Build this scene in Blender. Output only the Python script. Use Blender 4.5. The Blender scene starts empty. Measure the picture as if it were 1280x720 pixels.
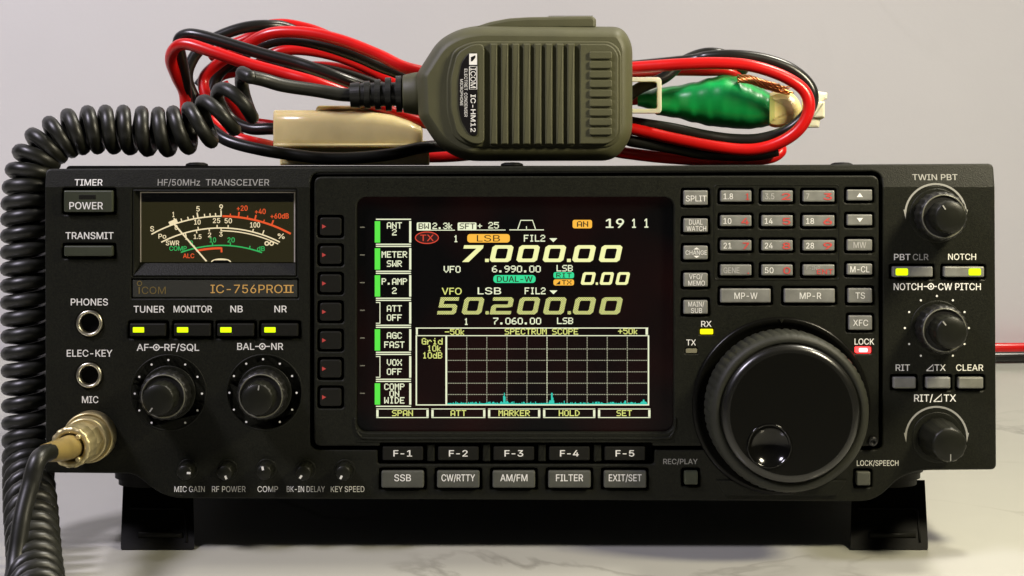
import bpy, bmesh, math, os, random
from mathutils import Vector, Matrix
random.seed(7)
scn = bpy.context.scene
C = scn.collection

# ------------------------------------------------------------------ frame of the radio's front panel
S = 0.2855e-3            # metres per photo pixel on the panel plane
X0, Y0 = 620.0, 207.0    # where the lens axis meets the panel
F = 2500.0               # focal length in photo pixels
D = F * S                # camera to panel
TH = math.radians(4.0)   # the front feet are folded out: panel leans back
ZC = 0.1380
M = Matrix.Translation((0, 0, ZC)) @ Matrix.Rotation(-TH, 4, 'X')

def P(px, py, h=0.0):    # point on / above the panel (h in mm towards the viewer), radio frame
    return Vector(((px - X0) * S, -h * 1e-3, (Y0 - py) * S))
def L(px, py, h=0.0):    # like P, for things away from the panel: true size at its own distance
    k = (D - h * 1e-3) / D
    return Vector(((px - X0) * S * k, -h * 1e-3, (Y0 - py) * S * k))

# ------------------------------------------------------------------ camera
cam = bpy.data.objects.new('camera', bpy.data.cameras.new('camera'))
C.objects.link(cam)
cam.matrix_world = M @ Matrix.Translation((0, -D, 0)) @ Matrix.Rotation(math.pi / 2, 4, 'X')
cam.data.sensor_width = 36.0
cam.data.lens = F / 1280 * 36.0
cam.data.shift_x = (640 - X0) / 1280
cam.data.shift_y = -(360 - Y0) / 1280
cam.data.clip_start = 0.02
cam.data.clip_end = 50
scn.camera = cam

# ------------------------------------------------------------------ light
world = bpy.data.worlds.new('World'); scn.world = world; world.use_nodes = True
bg = world.node_tree.nodes['Background']
bg.inputs[0].default_value = (0.95, 0.95, 1.0, 1); bg.inputs[1].default_value = 0.025
def area(name, loc, target, size, power, col, sizey=None):
    l = bpy.data.lights.new(name, 'AREA'); l.energy = power; l.color = col
    l.size = size
    if sizey: l.shape = 'RECTANGLE'; l.size_y = sizey
    o = bpy.data.objects.new(name, l); C.objects.link(o); o.location = loc
    o.rotation_euler = (Vector(target) - Vector(loc)).to_track_quat('-Z', 'Y').to_euler()
    return o
area('lamp_warm', (0.30, -0.14, 0.32), (0.10, 0.0, 0.08), 0.07, 1.9, (1.0, 0.90, 0.66))
area('lamp_ceiling', (0.62, 0.26, 1.25), (0.12, 0.22, 0.05), 0.18, 13.8, (1.0, 0.94, 0.80))
area('lamp_cool', (-0.70, -0.40, 0.95), (-0.25, 0.45, 0.20), 0.22, 13.5, (0.94, 0.875, 1.05))
scn.view_settings.view_transform = 'Standard'
scn.view_settings.look = 'None'
scn.view_settings.exposure = 0.0
scn.view_settings.gamma = 1.0

# ------------------------------------------------------------------ materials
def mat(name, col, rough=0.5, metal=0.0, spec=0.5, bump=0.0, bscale=2500.0, var=0.0, vscale=60.0, emit=None, es=0.0, sss=0.0, coat=0.0, bdist=0.0002, rvar=0.0):
    m = bpy.data.materials.new(name); m.use_nodes = True
    nt = m.node_tree; b = nt.nodes['Principled BSDF']
    b.inputs['Base Color'].default_value = (*col, 1); b.inputs['Roughness'].default_value = rough
    b.inputs['Metallic'].default_value = metal; b.inputs['Specular IOR Level'].default_value = spec
    if coat: b.inputs['Coat Weight'].default_value = coat; b.inputs['Coat Roughness'].default_value = 0.08
    if sss:
        b.inputs['Subsurface Weight'].default_value = sss
        b.inputs['Subsurface Radius'].default_value = (0.004, 0.003, 0.0015)
        b.inputs['Subsurface Scale'].default_value = 1.0
    if emit:
        b.inputs['Emission Color'].default_value = (*emit, 1); b.inputs['Emission Strength'].default_value = es
    tc = nt.nodes.new('ShaderNodeTexCoord')
    if bump:
        n = nt.nodes.new('ShaderNodeTexNoise'); n.inputs['Scale'].default_value = bscale; n.inputs['Detail'].default_value = 3
        nt.links.new(tc.outputs['Object'], n.inputs['Vector'])
        bp = nt.nodes.new('ShaderNodeBump'); bp.inputs['Strength'].default_value = bump; bp.inputs['Distance'].default_value = bdist
        nt.links.new(n.outputs['Fac'], bp.inputs['Height']); nt.links.new(bp.outputs['Normal'], b.inputs['Normal'])
    if var or rvar:
        n = nt.nodes.new('ShaderNodeTexNoise'); n.inputs['Scale'].default_value = vscale; n.inputs['Detail'].default_value = 5
        nt.links.new(tc.outputs['Object'], n.inputs['Vector'])
        if var:
            r = nt.nodes.new('ShaderNodeMapRange')
            r.inputs['From Min'].default_value = 0.3; r.inputs['From Max'].default_value = 0.7
            r.inputs['To Min'].default_value = 1 - var; r.inputs['To Max'].default_value = 1 + var
            nt.links.new(n.outputs['Fac'], r.inputs['Value'])
            mx = nt.nodes.new('ShaderNodeVectorMath'); mx.operation = 'SCALE'
            mx.inputs[0].default_value = col
            nt.links.new(r.outputs['Result'], mx.inputs['Scale']); nt.links.new(mx.outputs['Vector'], b.inputs['Base Color'])
        if rvar:
            r = nt.nodes.new('ShaderNodeMapRange')
            r.inputs['From Min'].default_value = 0.3; r.inputs['From Max'].default_value = 0.7
            r.inputs['To Min'].default_value = max(0, rough - rvar); r.inputs['To Max'].default_value = rough + rvar
            nt.links.new(n.outputs['Fac'], r.inputs['Value']); nt.links.new(r.outputs['Result'], b.inputs['Roughness'])
    return m
def glow(name, col, strength=1.0):
    return mat(name, (0.01, 0.01, 0.01), 0.5, emit=col, es=strength, spec=0.1)

M_panel = mat('panel_plastic', (0.0076, 0.0082, 0.0046), 0.45, spec=0.22, bump=0.45, bscale=2600, var=0.45, vscale=1500)
M_case = mat('case_metal', (0.005, 0.005, 0.004), 0.55, spec=0.15, bump=0.3, bscale=2200)
M_void = mat('dark_interior', (0.003, 0.003, 0.003), 0.8, spec=0.1)
M_key = mat('key_grey', (0.072, 0.075, 0.060), 0.42, bump=0.15, bscale=2500, var=0.15, vscale=160)
M_keyl = mat('key_light_grey', (0.185, 0.187, 0.165), 0.36, bump=0.15, bscale=2500, var=0.18, vscale=190)
M_keyd = mat('key_dark', (0.010, 0.010, 0.0075), 0.42, spec=0.2, bump=0.15, var=0.1)
M_keyo = mat('key_olive', (0.036, 0.042, 0.024), 0.42, bump=0.15, var=0.12, vscale=150)
M_knob = mat('knob_plastic', (0.0085, 0.009, 0.0055), 0.40, spec=0.25, bump=0.12, bscale=2600, var=0.15, vscale=200)
M_knobring = mat('knob_ring', (0.13, 0.13, 0.10), 0.3, var=0.15)
M_gloss = mat('gloss_black', (0.004, 0.004, 0.003), 0.26, spec=0.16)
M_outer = mat('outer_knob_black', (0.006, 0.006, 0.0045), 0.5, bump=0.3, bscale=1500, spec=0.4)
M_rubber = mat('grip_rubber', (0.019, 0.020, 0.0135), 0.55, spec=0.3, bump=0.4, bscale=1500, var=0.2, vscale=150)
M_ink = mat('ink_white', (0.84, 0.84, 0.78), 0.55)
M_inkg = mat('ink_grey', (0.30, 0.30, 0.27), 0.55)
M_inkk = mat('ink_key', (0.72, 0.72, 0.67), 0.55)
M_inkd = mat('ink_key_dim', (0.42, 0.42, 0.39), 0.55)  # dimmer legend ink for a few keys
M_inkr = mat('ink_red', (0.55, 0.06, 0.05), 0.5)
M_gold = mat('ink_gold', (0.72, 0.43, 0.12), 0.4, metal=0.2)
M_golddim = mat('ink_gold_dim', (0.20, 0.15, 0.05), 0.4, metal=0.3)
M_plate = mat('badge_plate', (0.030, 0.031, 0.024), 0.4, bump=0.1)
M_metal = mat('jack_nickel', (0.55, 0.52, 0.40), 0.3, metal=1.0, rvar=0.08)
M_plug = mat('plug_brass', (0.60, 0.51, 0.27), 0.40, metal=0.75, bump=0.12, bscale=500, var=0.18, vscale=160, rvar=0.1)
M_boot = mat('plug_sleeve', (0.26, 0.19, 0.06), 0.4, var=0.2, vscale=150, sss=0.2)
M_led_g = glow('led_yellow_green', (0.72, 1.0, 0.0), 1.3)
M_led_y = glow('led_yellow', (1.0, 0.86, 0.0), 1.3)
M_led_r = glow('led_red', (1.0, 0.03, 0.03), 5.0)
M_led_rc = glow('led_red_core', (1.0, 0.45, 0.42), 3.0)
M_led_off = mat('led_off', (0.20, 0.19, 0.12), 0.3)
M_rim = mat('meter_rim_sheen', (0.55, 0.50, 0.42), 0.2, spec=0.6)  # pale colour stands in for the reflection along the clear window edge
M_screen = mat('screen_black', (0.0025, 0.002, 0.002), 0.22, spec=0.3)
M_s_w = glow('screen_white', (0.86, 0.90, 0.62), 1.0)
M_s_big = glow('screen_digits', (0.92, 0.92, 0.42), 1.0)
M_s_dim = glow('screen_digits_dim', (0.50, 0.52, 0.17), 1.0)
M_s_g = glow('screen_green', (0.10, 0.80, 0.06), 1.0)
M_s_t = glow('screen_teal', (0.03, 0.72, 0.30), 1.0)
M_s_c = glow('screen_cyan', (0.03, 0.60, 0.46), 1.0)
M_s_o = glow('screen_orange', (1.0, 0.50, 0.05), 1.0)
M_s_r = glow('screen_red', (0.70, 0.06, 0.03), 1.0)
M_s_rd = glow('screen_red_dark', (0.030, 0.003, 0.002), 1.0)
M_s_k = glow('screen_dark', (0.02, 0.012, 0.003), 1.0)
M_s_grid = glow('screen_grid', (0.40, 0.40, 0.28), 1.0)
M_s_y = glow('screen_yellow', (0.72, 0.76, 0.20), 1.0)
for mm, sc, c2 in ((M_s_dim, 1 / (S * 1.4), (0.16, 0.17, 0.05)),):
    nt = mm.node_tree; ck = nt.nodes.new('ShaderNodeTexChecker'); tc = nt.nodes['Texture Coordinate']; ck.inputs['Scale'].default_value = sc
    ck.inputs['Color1'].default_value = (0.84, 0.86, 0.30, 1); ck.inputs['Color2'].default_value = (*c2, 1)
    nt.links.new(tc.outputs['Object'], ck.inputs['Vector']); nt.links.new(ck.outputs['Color'], nt.nodes['Principled BSDF'].inputs['Emission Color'])
nt = M_screen.node_tree; tc = nt.nodes['Texture Coordinate']; nz = nt.nodes.new('ShaderNodeTexNoise'); nz.inputs['Scale'].default_value = 22
rp = nt.nodes.new('ShaderNodeValToRGB'); rp.color_ramp.elements[0].position = 0.42; rp.color_ramp.elements[0].color = (0.0005, 0.0008, 0.0008, 1)
rp.color_ramp.elements[1].position = 0.7; rp.color_ramp.elements[1].color = (0.012, 0.0016, 0.0012, 1)
nt.links.new(tc.outputs['Object'], nz.inputs['Vector']); nt.links.new(nz.outputs['Fac'], rp.inputs['Fac'])
nt.links.new(rp.outputs['Color'], nt.nodes['Principled BSDF'].inputs['Emission Color']); nt.nodes['Principled BSDF'].inputs['Emission Strength'].default_value = 0.8
M_m_face = mat('meter_face', (0.010, 0.009, 0.006), 0.6, emit=(0.030, 0.026, 0.010), es=0.8, spec=0.1)
M_m_w = glow('meter_white', (1.0, 0.84, 0.52), 0.95)
M_m_r = glow('meter_red', (0.90, 0.11, 0.03), 0.95)
M_m_g = glow('meter_green', (0.04, 0.50, 0.12), 0.95)
M_mic = mat('mic_plastic', (0.068, 0.068, 0.029), 0.55, bump=0.25, bscale=1800, var=0.08, vscale=90)
M_micd = mat('mic_groove', (0.03, 0.032, 0.02), 0.6)
M_miclab = mat('mic_label', (0.006, 0.005, 0.005), 0.35)
M_cord = mat('cord_rubber', (0.0105, 0.011, 0.007), 0.40, bump=0.08, bscale=900, var=0.25, vscale=90, rvar=0.06)
M_red = mat('wire_red', (0.56, 0.006, 0.005), 0.30, bump=0.04, bscale=700, var=0.12, vscale=70)
M_blk = mat('wire_black', (0.010, 0.010, 0.008), 0.30, bump=0.05, bscale=700, var=0.2, vscale=80)
M_nylon = mat('nylon_beige', (0.72, 0.60, 0.27), 0.2, sss=0.45, var=0.10, vscale=90, bump=0.05, bscale=600)
M_nylonw = mat('nylon_white', (0.72, 0.70, 0.54), 0.35, sss=0.3, var=0.08)
M_green = mat('tape_green', (0.004, 0.30, 0.06), 0.36, bump=0.08, bscale=300, bdist=0.0005, var=0.2, vscale=90, spec=0.4)
M_copper = mat('copper', (0.78, 0.36, 0.12), 0.28, metal=1.0, var=0.2, vscale=600)

# pane: clear sheet with a faint reflection
M_pane = bpy.data.materials.new('clear_pane'); M_pane.use_nodes = True
nt = M_pane.node_tree; nt.nodes.clear()
out = nt.nodes.new('ShaderNodeOutputMaterial'); mix = nt.nodes.new('ShaderNodeMixShader')
fr = nt.nodes.new('ShaderNodeFresnel'); tr = nt.nodes.new('ShaderNodeBsdfTransparent'); gl = nt.nodes.new('ShaderNodeBsdfGlossy')
gl.inputs['Roughness'].default_value = 0.05; fr.inputs['IOR'].default_value = 1.45
nt.links.new(fr.outputs[0], mix.inputs[0]); nt.links.new(tr.outputs[0], mix.inputs[1]); nt.links.new(gl.outputs[0], mix.inputs[2]); nt.links.new(mix.outputs[0], out.inputs[0])

# ------------------------------------------------------------------ mesh builder
def inset(poly, d):
    n = len(poly); out = []
    a = sum(poly[i][0] * poly[(i + 1) % n][1] - poly[(i + 1) % n][0] * poly[i][1] for i in range(n))
    sg = 1 if a > 0 else -1
    for i in range(n):
        p, q, r = Vector(poly[i - 1]), Vector(poly[i]), Vector(poly[(i + 1) % n])
        e1 = (q - p); e2 = (r - q)
        if e1.length < 1e-9 or e2.length < 1e-9: out.append(tuple(q)); continue
        e1.normalize(); e2.normalize()
        n1 = Vector((-e1.y, e1.x)) * sg; n2 = Vector((-e2.y, e2.x)) * sg
        b = n1 + n2
        if b.length < 1e-6: b = n1
        b.normalize(); k = d / max(0.4, b.dot(n1))
        out.append(tuple(q + b * k))
    return out
def rrect(x0, y0, x1, y1, r=2.0, seg=4):
    pts = []
    for cx, cy, a0 in ((x1 - r, y0 + r, -90), (x1 - r, y1 - r, 0), (x0 + r, y1 - r, 90), (x0 + r, y0 + r, 180)):
        for i in range(seg + 1):
            a = math.radians(a0 + 90 * i / seg)
            pts.append((cx + r * math.cos(a), cy + r * math.sin(a)))
    return pts
def rpoly(pts, r, seg=4):          # polygon with rounded corners
    out = []; n = len(pts)
    for i in range(n):
        p, q, t = Vector(pts[i - 1]), Vector(pts[i]), Vector(pts[(i + 1) % n])
        rr = r[i] if isinstance(r, (list, tuple)) else r
        d1 = (p - q); d2 = (t - q); m_ = min(rr, d1.length * 0.48, d2.length * 0.48)
        a = q + d1.normalized() * m_; b = q + d2.normalized() * m_
        for k in range(seg + 1):
            u = k / seg
            out.append(tuple((1 - u) ** 2 * a + 2 * u * (1 - u) * q + u * u * b))
    return out
def circ(cx, cy, r, n=32, ry=None):
    return [(cx + r * math.cos(2 * math.pi * i / n), cy + (ry or r) * math.sin(2 * math.pi * i / n)) for i in range(n)]
def catmull(pts, step=8):
    pts = [Vector(p) for p in pts]; out = []
    q = [pts[0] * 2 - pts[1]] + pts + [pts[-1] * 2 - pts[-2]]
    for i in range(1, len(q) - 2):
        a, b, c, d = q[i - 1], q[i], q[i + 1], q[i + 2]
        for k in range(step):
            t = k / step
            out.append(0.5 * ((2 * b) + (c - a) * t + (2 * a - 5 * b + 4 * c - d) * t * t + (3 * b - a - 3 * c + d) * t ** 3))
    out.append(pts[-1]); return out

class MB:
    def __init__(s): s.v = []; s.f = []; s.mi = []; s.sm = []
    def add(s, vs, fs, m=0, smooth=False):
        o = len(s.v); s.v += [Vector(x) for x in vs]
        for f in fs: s.f.append([o + i for i in f]); s.mi.append(m); s.sm.append(smooth)
    def loft(s, rings, m=0, smooth=False, cap0=True, cap1=True, capm=None):
        n = len(rings[0]); vs = [p for r in rings for p in r]; fs = []
        for k in range(len(rings) - 1):
            for i in range(n):
                j = (i + 1) % n
                fs.append([k * n + i, k * n + j, (k + 1) * n + j, (k + 1) * n + i])
        s.add(vs, fs, m, smooth)
        if cap0: s.add(rings[0], [list(range(n))[::-1]], m)
        if cap1: s.add(rings[-1], [list(range(n))], m if capm is None else capm)
    def prism(s, poly, h0, h1, bev=0.0, m=0, pf=P, smooth=False, back=True, capm=None):
        bp = bev / 1000 / S
        rings = [[pf(x, y, h0) for x, y in poly]]
        if bev:
            rings.append([pf(x, y, h1 - bev) for x, y in poly])
            q = inset(poly, bp * 0.35); rings.append([pf(x, y, h1 - bev * 0.3) for x, y in q])
            q = inset(poly, bp); rings.append([pf(x, y, h1) for x, y in q])
        else: rings.append([pf(x, y, h1) for x, y in poly])
        s.loft(rings, m, smooth, cap0=back, capm=capm)
    def flat(s, poly, h, m=0, pf=P): s.add([pf(x, y, h) for x, y in poly], [list(range(len(poly)))], m)
    def rect(s, x0, y0, x1, y1, h, m=0, pf=P): s.flat([(x0, y0), (x1, y0), (x1, y1), (x0, y1)], h, m, pf)
    def band(s, pts, w, h, m=0, pf=P):          # flat stroked polyline
        n = len(pts); lft = []; rgt = []
        for i in range(n):
            a = Vector(pts[max(0, i - 1)]); b = Vector(pts[min(n - 1, i + 1)])
            d = (b - a).normalized(); nn = Vector((-d.y, d.x)) * (w / 2); q = Vector(pts[i])
            lft.append(q + nn); rgt.append(q - nn)
        vs = [pf(p.x, p.y, h) for p in lft + rgt]
        s.add(vs, [[i, i + 1, n + i + 1, n + i] for i in range(n - 1)], m)
    def arc(s, cx, cy, r, a0, a1, w, h, m=0, n=24, pf=P):   # degrees clockwise from straight up
        s.band([(cx + r * math.sin(math.radians(a0 + (a1 - a0) * i / n)), cy - r * math.cos(math.radians(a0 + (a1 - a0) * i / n))) for i in range(n + 1)], w, h, m, pf)
    def ring(s, cx, cy, r0, r1, h, m=0, n=40, pf=P):
        vs = [pf(*p, h) for p in circ(cx, cy, r0, n)] + [pf(*p, h) for p in circ(cx, cy, r1, n)]
        s.add(vs, [[i, (i + 1) % n, n + (i + 1) % n, n + i] for i in range(n)], m)
    def revolve(s, org, axis, prof, seg=40, m=0, wob=None, smooth=True, cap=True, capm=None):   # prof: (radius m, distance along axis m)
        axis = Vector(axis).normalized()
        u = axis.orthogonal().normalized()
        up = Vector((0, 0, 1)) if abs(axis.z) < 0.9 else Vector((1, 0, 0)); u = (up - axis * up.dot(axis)).normalized(); w = axis.cross(u)
        rings = []
        for k, (r, t) in enumerate(prof):
            ring = []
            for i in range(seg):
                a = 2 * math.pi * i / seg
                rr = r + (wob(k, i) if wob else 0)
                ring.append(Vector(org) + axis * t + (u * math.cos(a) + w * math.sin(a)) * rr)
            rings.append(ring)
        s.loft(rings, m, smooth, cap0=cap, cap1=cap, capm=capm)
    def knob(s, cx, cy, prof, seg=40, m=0, wob=None, smooth=True, capm=None, cap=True):   # prof: (radius px, h mm), on the panel
        s.revolve(P(cx, cy, 0), (0, -1, 0), [(r * S, h * 1e-3) for r, h in prof], seg, m, wob, smooth, cap, capm)
    def tube(s, pts, r, seg=10, m=0, closed=False):
        pts = [Vector(p) for p in pts]; n = len(pts); rings = []
        T = (pts[1] - pts[0]).normalized(); N = T.orthogonal().normalized()
        for i in range(n):
            a = pts[max(0, i - 1)]; b = pts[min(n - 1, i + 1)]
            t = (b - a).normalized()
            N = (N - t * N.dot(t)).normalized(); B = t.cross(N)
            rr = r[i] if isinstance(r, (list, tuple)) else r
            rings.append([pts[i] + (N * math.cos(2 * math.pi * k / seg) + B * math.sin(2 * math.pi * k / seg)) * rr for k in range(seg)])
        s.loft(rings, m, True)
    def box(s, lo, hi, m=0, bev=0.0):
        (x0, y0, z0), (x1, y1, z1) = lo, hi
        poly = [(x0, z0), (x1, z0), (x1, z1), (x0, z1)]
        b = bev
        r = lambda d, y: [Vector((x0 + d, y, z0 + d)), Vector((x1 - d, y, z0 + d)), Vector((x1 - d, y, z1 - d)), Vector((x0 + d, y, z1 - d))]
        rings = [r(b, y0), r(0, y0 + b), r(0, y1 - b), r(b, y1)] if b else [r(0, y0), r(0, y1)]
        s.loft(rings, m)
    def build(s, name, mats, root, parent=None, label=None, recalc=True):
        me = bpy.data.meshes.new(name)
        W = [M @ v for v in s.v]
        lo = Vector((min(p[i] for p in W) for i in range(3))); hi = Vector((max(p[i] for p in W) for i in range(3)))
        ctr = (lo + hi) / 2
        if root is not None and not isinstance(root, bpy.types.Object): root = None
        inv = (root.matrix_basis.inverted() if root else Matrix.Identity(4))
        cl = inv @ ctr
        me.from_pydata([inv @ p - cl for p in W], [], s.f)
        if not isinstance(mats, (list, tuple)): mats = [mats]
        for m in mats: me.materials.append(m)
        me.polygons.foreach_set('material_index', s.mi); me.polygons.foreach_set('use_smooth', s.sm)
        if recalc:
            bm = bmesh.new(); bm.from_mesh(me)
            bmesh.ops.remove_doubles(bm, verts=bm.verts, dist=1e-6)
            bmesh.ops.recalc_face_normals(bm, faces=bm.faces)
            bm.to_mesh(me); bm.free()
        me.update()
        o = bpy.data.objects.new(name, me); C.objects.link(o)
        if root:
            p = parent or root
            o.parent = p
            o['_c'] = tuple(cl)
            pc = Vector(p['_c']) if '_c' in p.keys() else Vector((0, 0, 0))
            o.location = cl - pc
        else: o.location = ctr
        if label: o['label'] = label
        return o

def thing(name, label, cat, loc, rot=None):
    o = bpy.data.objects.new(name, None); C.objects.link(o)
    o.matrix_basis = Matrix.Translation(loc) @ (rot or Matrix.Identity(4))
    o.empty_display_size = 0.02
    o['label'] = label; o['category'] = cat
    return o

# ------------------------------------------------------------------ lettering
_font = None
try:
    _fp = os.path.join(bpy.utils.system_resource('DATAFILES'), 'fonts', 'Inter.woff2')   # a face that ships inside Blender
    if os.path.exists(_fp): _font = bpy.data.fonts.load(_fp)
except Exception: _font = None
from mathutils.geometry import tessellate_polygon, interpolate_bezier, delaunay_2d_cdt
def inside(p, poly):
    r = False; n = len(poly)
    for i in range(n):
        (x1, y1), (x2, y2) = poly[i], poly[i - 1]
        if (y1 > p[1]) != (y2 > p[1]) and p[0] < (x2 - x1) * (p[1] - y1) / (y2 - y1) + x1: r = not r
    return r
def winding(p, pl):
    w = 0; n = len(pl)
    for i in range(n):
        (x1, y1), (x2, y2) = pl[i], pl[(i + 1) % n]
        sd = (x2 - x1) * (p[1] - y1) - (p[0] - x1) * (y2 - y1)
        if y1 <= p[1] < y2 and sd > 0: w += 1
        elif y2 <= p[1] < y1 and sd < 0: w -= 1
    return w
_cache = {}
def glyphs(txt, bold):
    key = txt
    if key in _cache: return _cache[key]
    cu = bpy.data.curves.new('t', 'FONT'); cu.body = txt; cu.size = 1.0
    if _font: cu.font = _font
    ob = bpy.data.objects.new('t', cu); C.objects.link(ob)
    dg = bpy.context.evaluated_depsgraph_get(); dg.update()
    c2 = ob.evaluated_get(dg).to_curve(dg)
    polys = []
    for sp in c2.splines:
        pts = []
        if sp.type == 'BEZIER':
            b = sp.bezier_points; n = len(b)
            for i in range(n):
                p, q = b[i], b[(i + 1) % n]
                if (p.co - q.co).length < 1e-6: continue
                straight = (p.handle_right - p.co).cross(q.co - p.co).length < 1e-5 and (q.handle_left - p.co).cross(q.co - p.co).length < 1e-5
                seg = [p.co] if straight else list(interpolate_bezier(p.co, p.handle_right, q.handle_left, q.co, 5))[:-1]
                pts += [(v.x, v.y) for v in seg]
        else: pts = [(p.co.x, p.co.y) for p in sp.points]
        if len(pts) >= 3: polys.append(pts)
    bpy.data.objects.remove(ob); bpy.data.curves.remove(cu)
    ar = [sum(p[i][0] * p[i - 1][1] - p[i - 1][0] * p[i][1] for i in range(len(p))) for p in polys]
    big = max(ar, key=abs); outer = [k for k in range(len(polys)) if ar[k] * big > 0]
    vs, fs = [], []
    for k in outer:                      # overlapping strokes of a letter are filled one by one
        hol = [polys[m] for m in range(len(polys)) if ar[m] * big < 0 and inside(polys[m][0], polys[k])]
        o = len(vs); pv = []; ed = []
        for pl in [polys[k]] + hol:
            b0 = len(pv); pv += [Vector(p) for p in pl]; ed += [(b0 + i, b0 + (i + 1) % len(pl)) for i in range(len(pl))]
        cv, ce, cf = delaunay_2d_cdt(pv, ed, [], 0, 1e-6)[:3]
        keep = []
        for t in cf:
            c = ((cv[t[0]].x + cv[t[1]].x + cv[t[2]].x) / 3, (cv[t[0]].y + cv[t[1]].y + cv[t[2]].y) / 3)
            if winding(c, polys[k]) and not any(winding(c, h_) for h_ in hol): keep.append([o + i for i in t])
        vs += [(v.x, v.y) for v in cv]; fs += keep
    _cache[key] = (vs, fs); return vs, fs
_cap = max(v[1] for v in glyphs('H', 0.0)[0])
def text(mb, txt, x0, x1, yc, cap, h=0.12, m=0, bold=0.022, pf=P, down=False, slant=0.0):
    vs, fs = glyphs(txt, 0.0)
    a = min(v[0] for v in vs); b = max(v[0] for v in vs)
    e = bold * cap * 0.9                 # bold: the outline laid down again a hair to each side
    offs = [(0, 0)] if bold < 0.004 else [(-e, 0), (e, 0), (0, -e * 0.7), (0, e * 0.7)]
    for k, (ox, oy) in enumerate(offs):
        out = []
        for x, y in vs:
            u = x0 + e + (x - a) / (b - a) * (x1 - x0 - 2 * e) + ox; w = (y / _cap - 0.5) * (cap - 1.4 * e) + oy
            if down: out.append(pf(yc + w, u, h + k * 0.006))       # reading downwards: yc is an x, x0..x1 are ys
            else: out.append(pf(u + slant * w, yc - w, h + k * 0.006))
        mb.add(out, fs, m)
FONT57 = {'0':'3E4141413E','1':'00427F4000','2':'6251494946','3':'2241494936','4':'1814127F10','5':'2745454539','6':'3C4A494930','7':'0171090503','8':'3649494936','9':'064949291E',
'A':'7E1111117E','B':'7F49494936','C':'3E41414122','D':'7F4141221C','E':'7F49494941','F':'7F09090901','G':'3E4149497A','H':'7F0808087F','I':'00417F4100','K':'7F08142241','L':'7F40404040','M':'7F020C027F','N':'7F0408107F','O':'3E4141413E','P':'7F09090906','R':'7F09192946','S':'4649494931','T':'01017F0101','U':'3F4040403F','V':'1F2040201F','W':'7F2018207F','X':'6314081463','k':'7F10284400','r':'7C08040408','i':'00447D4000','d':'384444487F','.':'0060600000','+':'08083E0808','-':'0808080808',' ':'0000000000'}
def pix(mb, txt, x0, x1, yc, hh=8.0, h=-1.9, m=0):
    n = len(txt); cw = (x1 - x0) / (6 * n - 1); ch = hh / 7
    for k, c in enumerate(txt):
        cols = [int(FONT57[c][2 * i:2 * i + 2], 16) for i in range(5)]
        for i, col in enumerate(cols):
            j = 0
            while j < 7:
                if col >> j & 1:
                    e = j
                    while e < 6 and col >> (e + 1) & 1: e += 1
                    ax = x0 + (6 * k + i) * cw
                    mb.rect(ax - 0.08, yc - hh / 2 + j * ch - 0.05, ax + cw + 0.08, yc - hh / 2 + (e + 1) * ch + 0.05, h, m)
                    j = e + 1
                else: j += 1

BAND = 233.8
def hs(py):                 # the top strip of the front slopes back
    return -(BAND - py) / 24 * 1.7 if py < BAND else 0.0
def PB(px, py, h): return P(px, py, h + hs(py))

# ------------------------------------------------------------------ setting: table and wall
def marble(name, base, vein, scale, warm=0.0):
    m = bpy.data.materials.new(name); m.use_nodes = True
    nt = m.node_tree; b = nt.nodes['Principled BSDF']; N = nt.nodes.new; Lk = nt.links.new
    tc = N('ShaderNodeTexCoord')
    n1 = N('ShaderNodeTexNoise'); n1.inputs['Scale'].default_value = scale; n1.inputs['Detail'].default_value = 8; n1.inputs['Distortion'].default_value = 0.8
    Lk(tc.outputs['Object'], n1.inputs['Vector'])
    ad = N('ShaderNodeMath'); ad.operation = 'SUBTRACT'; ad.inputs[1].default_value = 0.5; Lk(n1.outputs['Fac'], ad.inputs[0])
    ab = N('ShaderNodeMath'); ab.operation = 'ABSOLUTE'; Lk(ad.outputs[0], ab.inputs[0])
    r = N('ShaderNodeMapRange'); r.inputs['From Min'].default_value = 0.0; r.inputs['From Max'].default_value = 0.020
    r.inputs['To Min'].default_value = 1.0; r.inputs['To Max'].default_value = 0.0; Lk(ab.outputs[0], r.inputs['Value'])
    n2 = N('ShaderNodeTexNoise'); n2.inputs['Scale'].default_value = scale * 0.9; n2.inputs['Detail'].default_value = 3
    Lk(tc.outputs['Object'], n2.inputs['Vector'])
    r2 = N('ShaderNodeMapRange'); r2.inputs['From Min'].default_value = 0.48; r2.inputs['From Max'].default_value = 0.70; Lk(n2.outputs['Fac'], r2.inputs['Value'])
    mu = N('ShaderNodeMath'); mu.operation = 'MULTIPLY'; Lk(r.outputs[0], mu.inputs[0]); Lk(r2.outputs[0], mu.inputs[1])
    n3 = N('ShaderNodeTexNoise'); n3.inputs['Scale'].default_value = scale * 1.6; n3.inputs['Detail'].default_value = 4; Lk(tc.outputs['Object'], n3.inputs['Vector'])
    cl = N('ShaderNodeMix'); cl.data_type = 'RGBA'; cl.inputs['A'].default_value = (*base, 1); cl.inputs['B'].default_value = (*[c * 0.86 for c in base], 1)
    Lk(n3.outputs['Fac'], cl.inputs['Factor'])
    mx = N('ShaderNodeMix'); mx.data_type = 'RGBA'; mx.inputs['B'].default_value = (*vein, 1)
    Lk(mu.outputs[0], mx.inputs['Factor']); Lk(cl.outputs['Result'], mx.inputs['A'])
    Lk(mx.outputs['Result'], b.inputs['Base Color'])
    return m, b
M_table, b = marble('table_marble', (0.44, 0.44, 0.385), (0.21, 0.205, 0.175), 9.0)
b.inputs['Roughness'].default_value = 0.13; b.inputs['Specular IOR Level'].default_value = 0.5
M_wall, b = marble('wall_paint', (0.67, 0.665, 0.645), (0.61, 0.605, 0.585), 4.0)
nt = M_wall.node_tree; tc = nt.nodes['Texture Coordinate']
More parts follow.
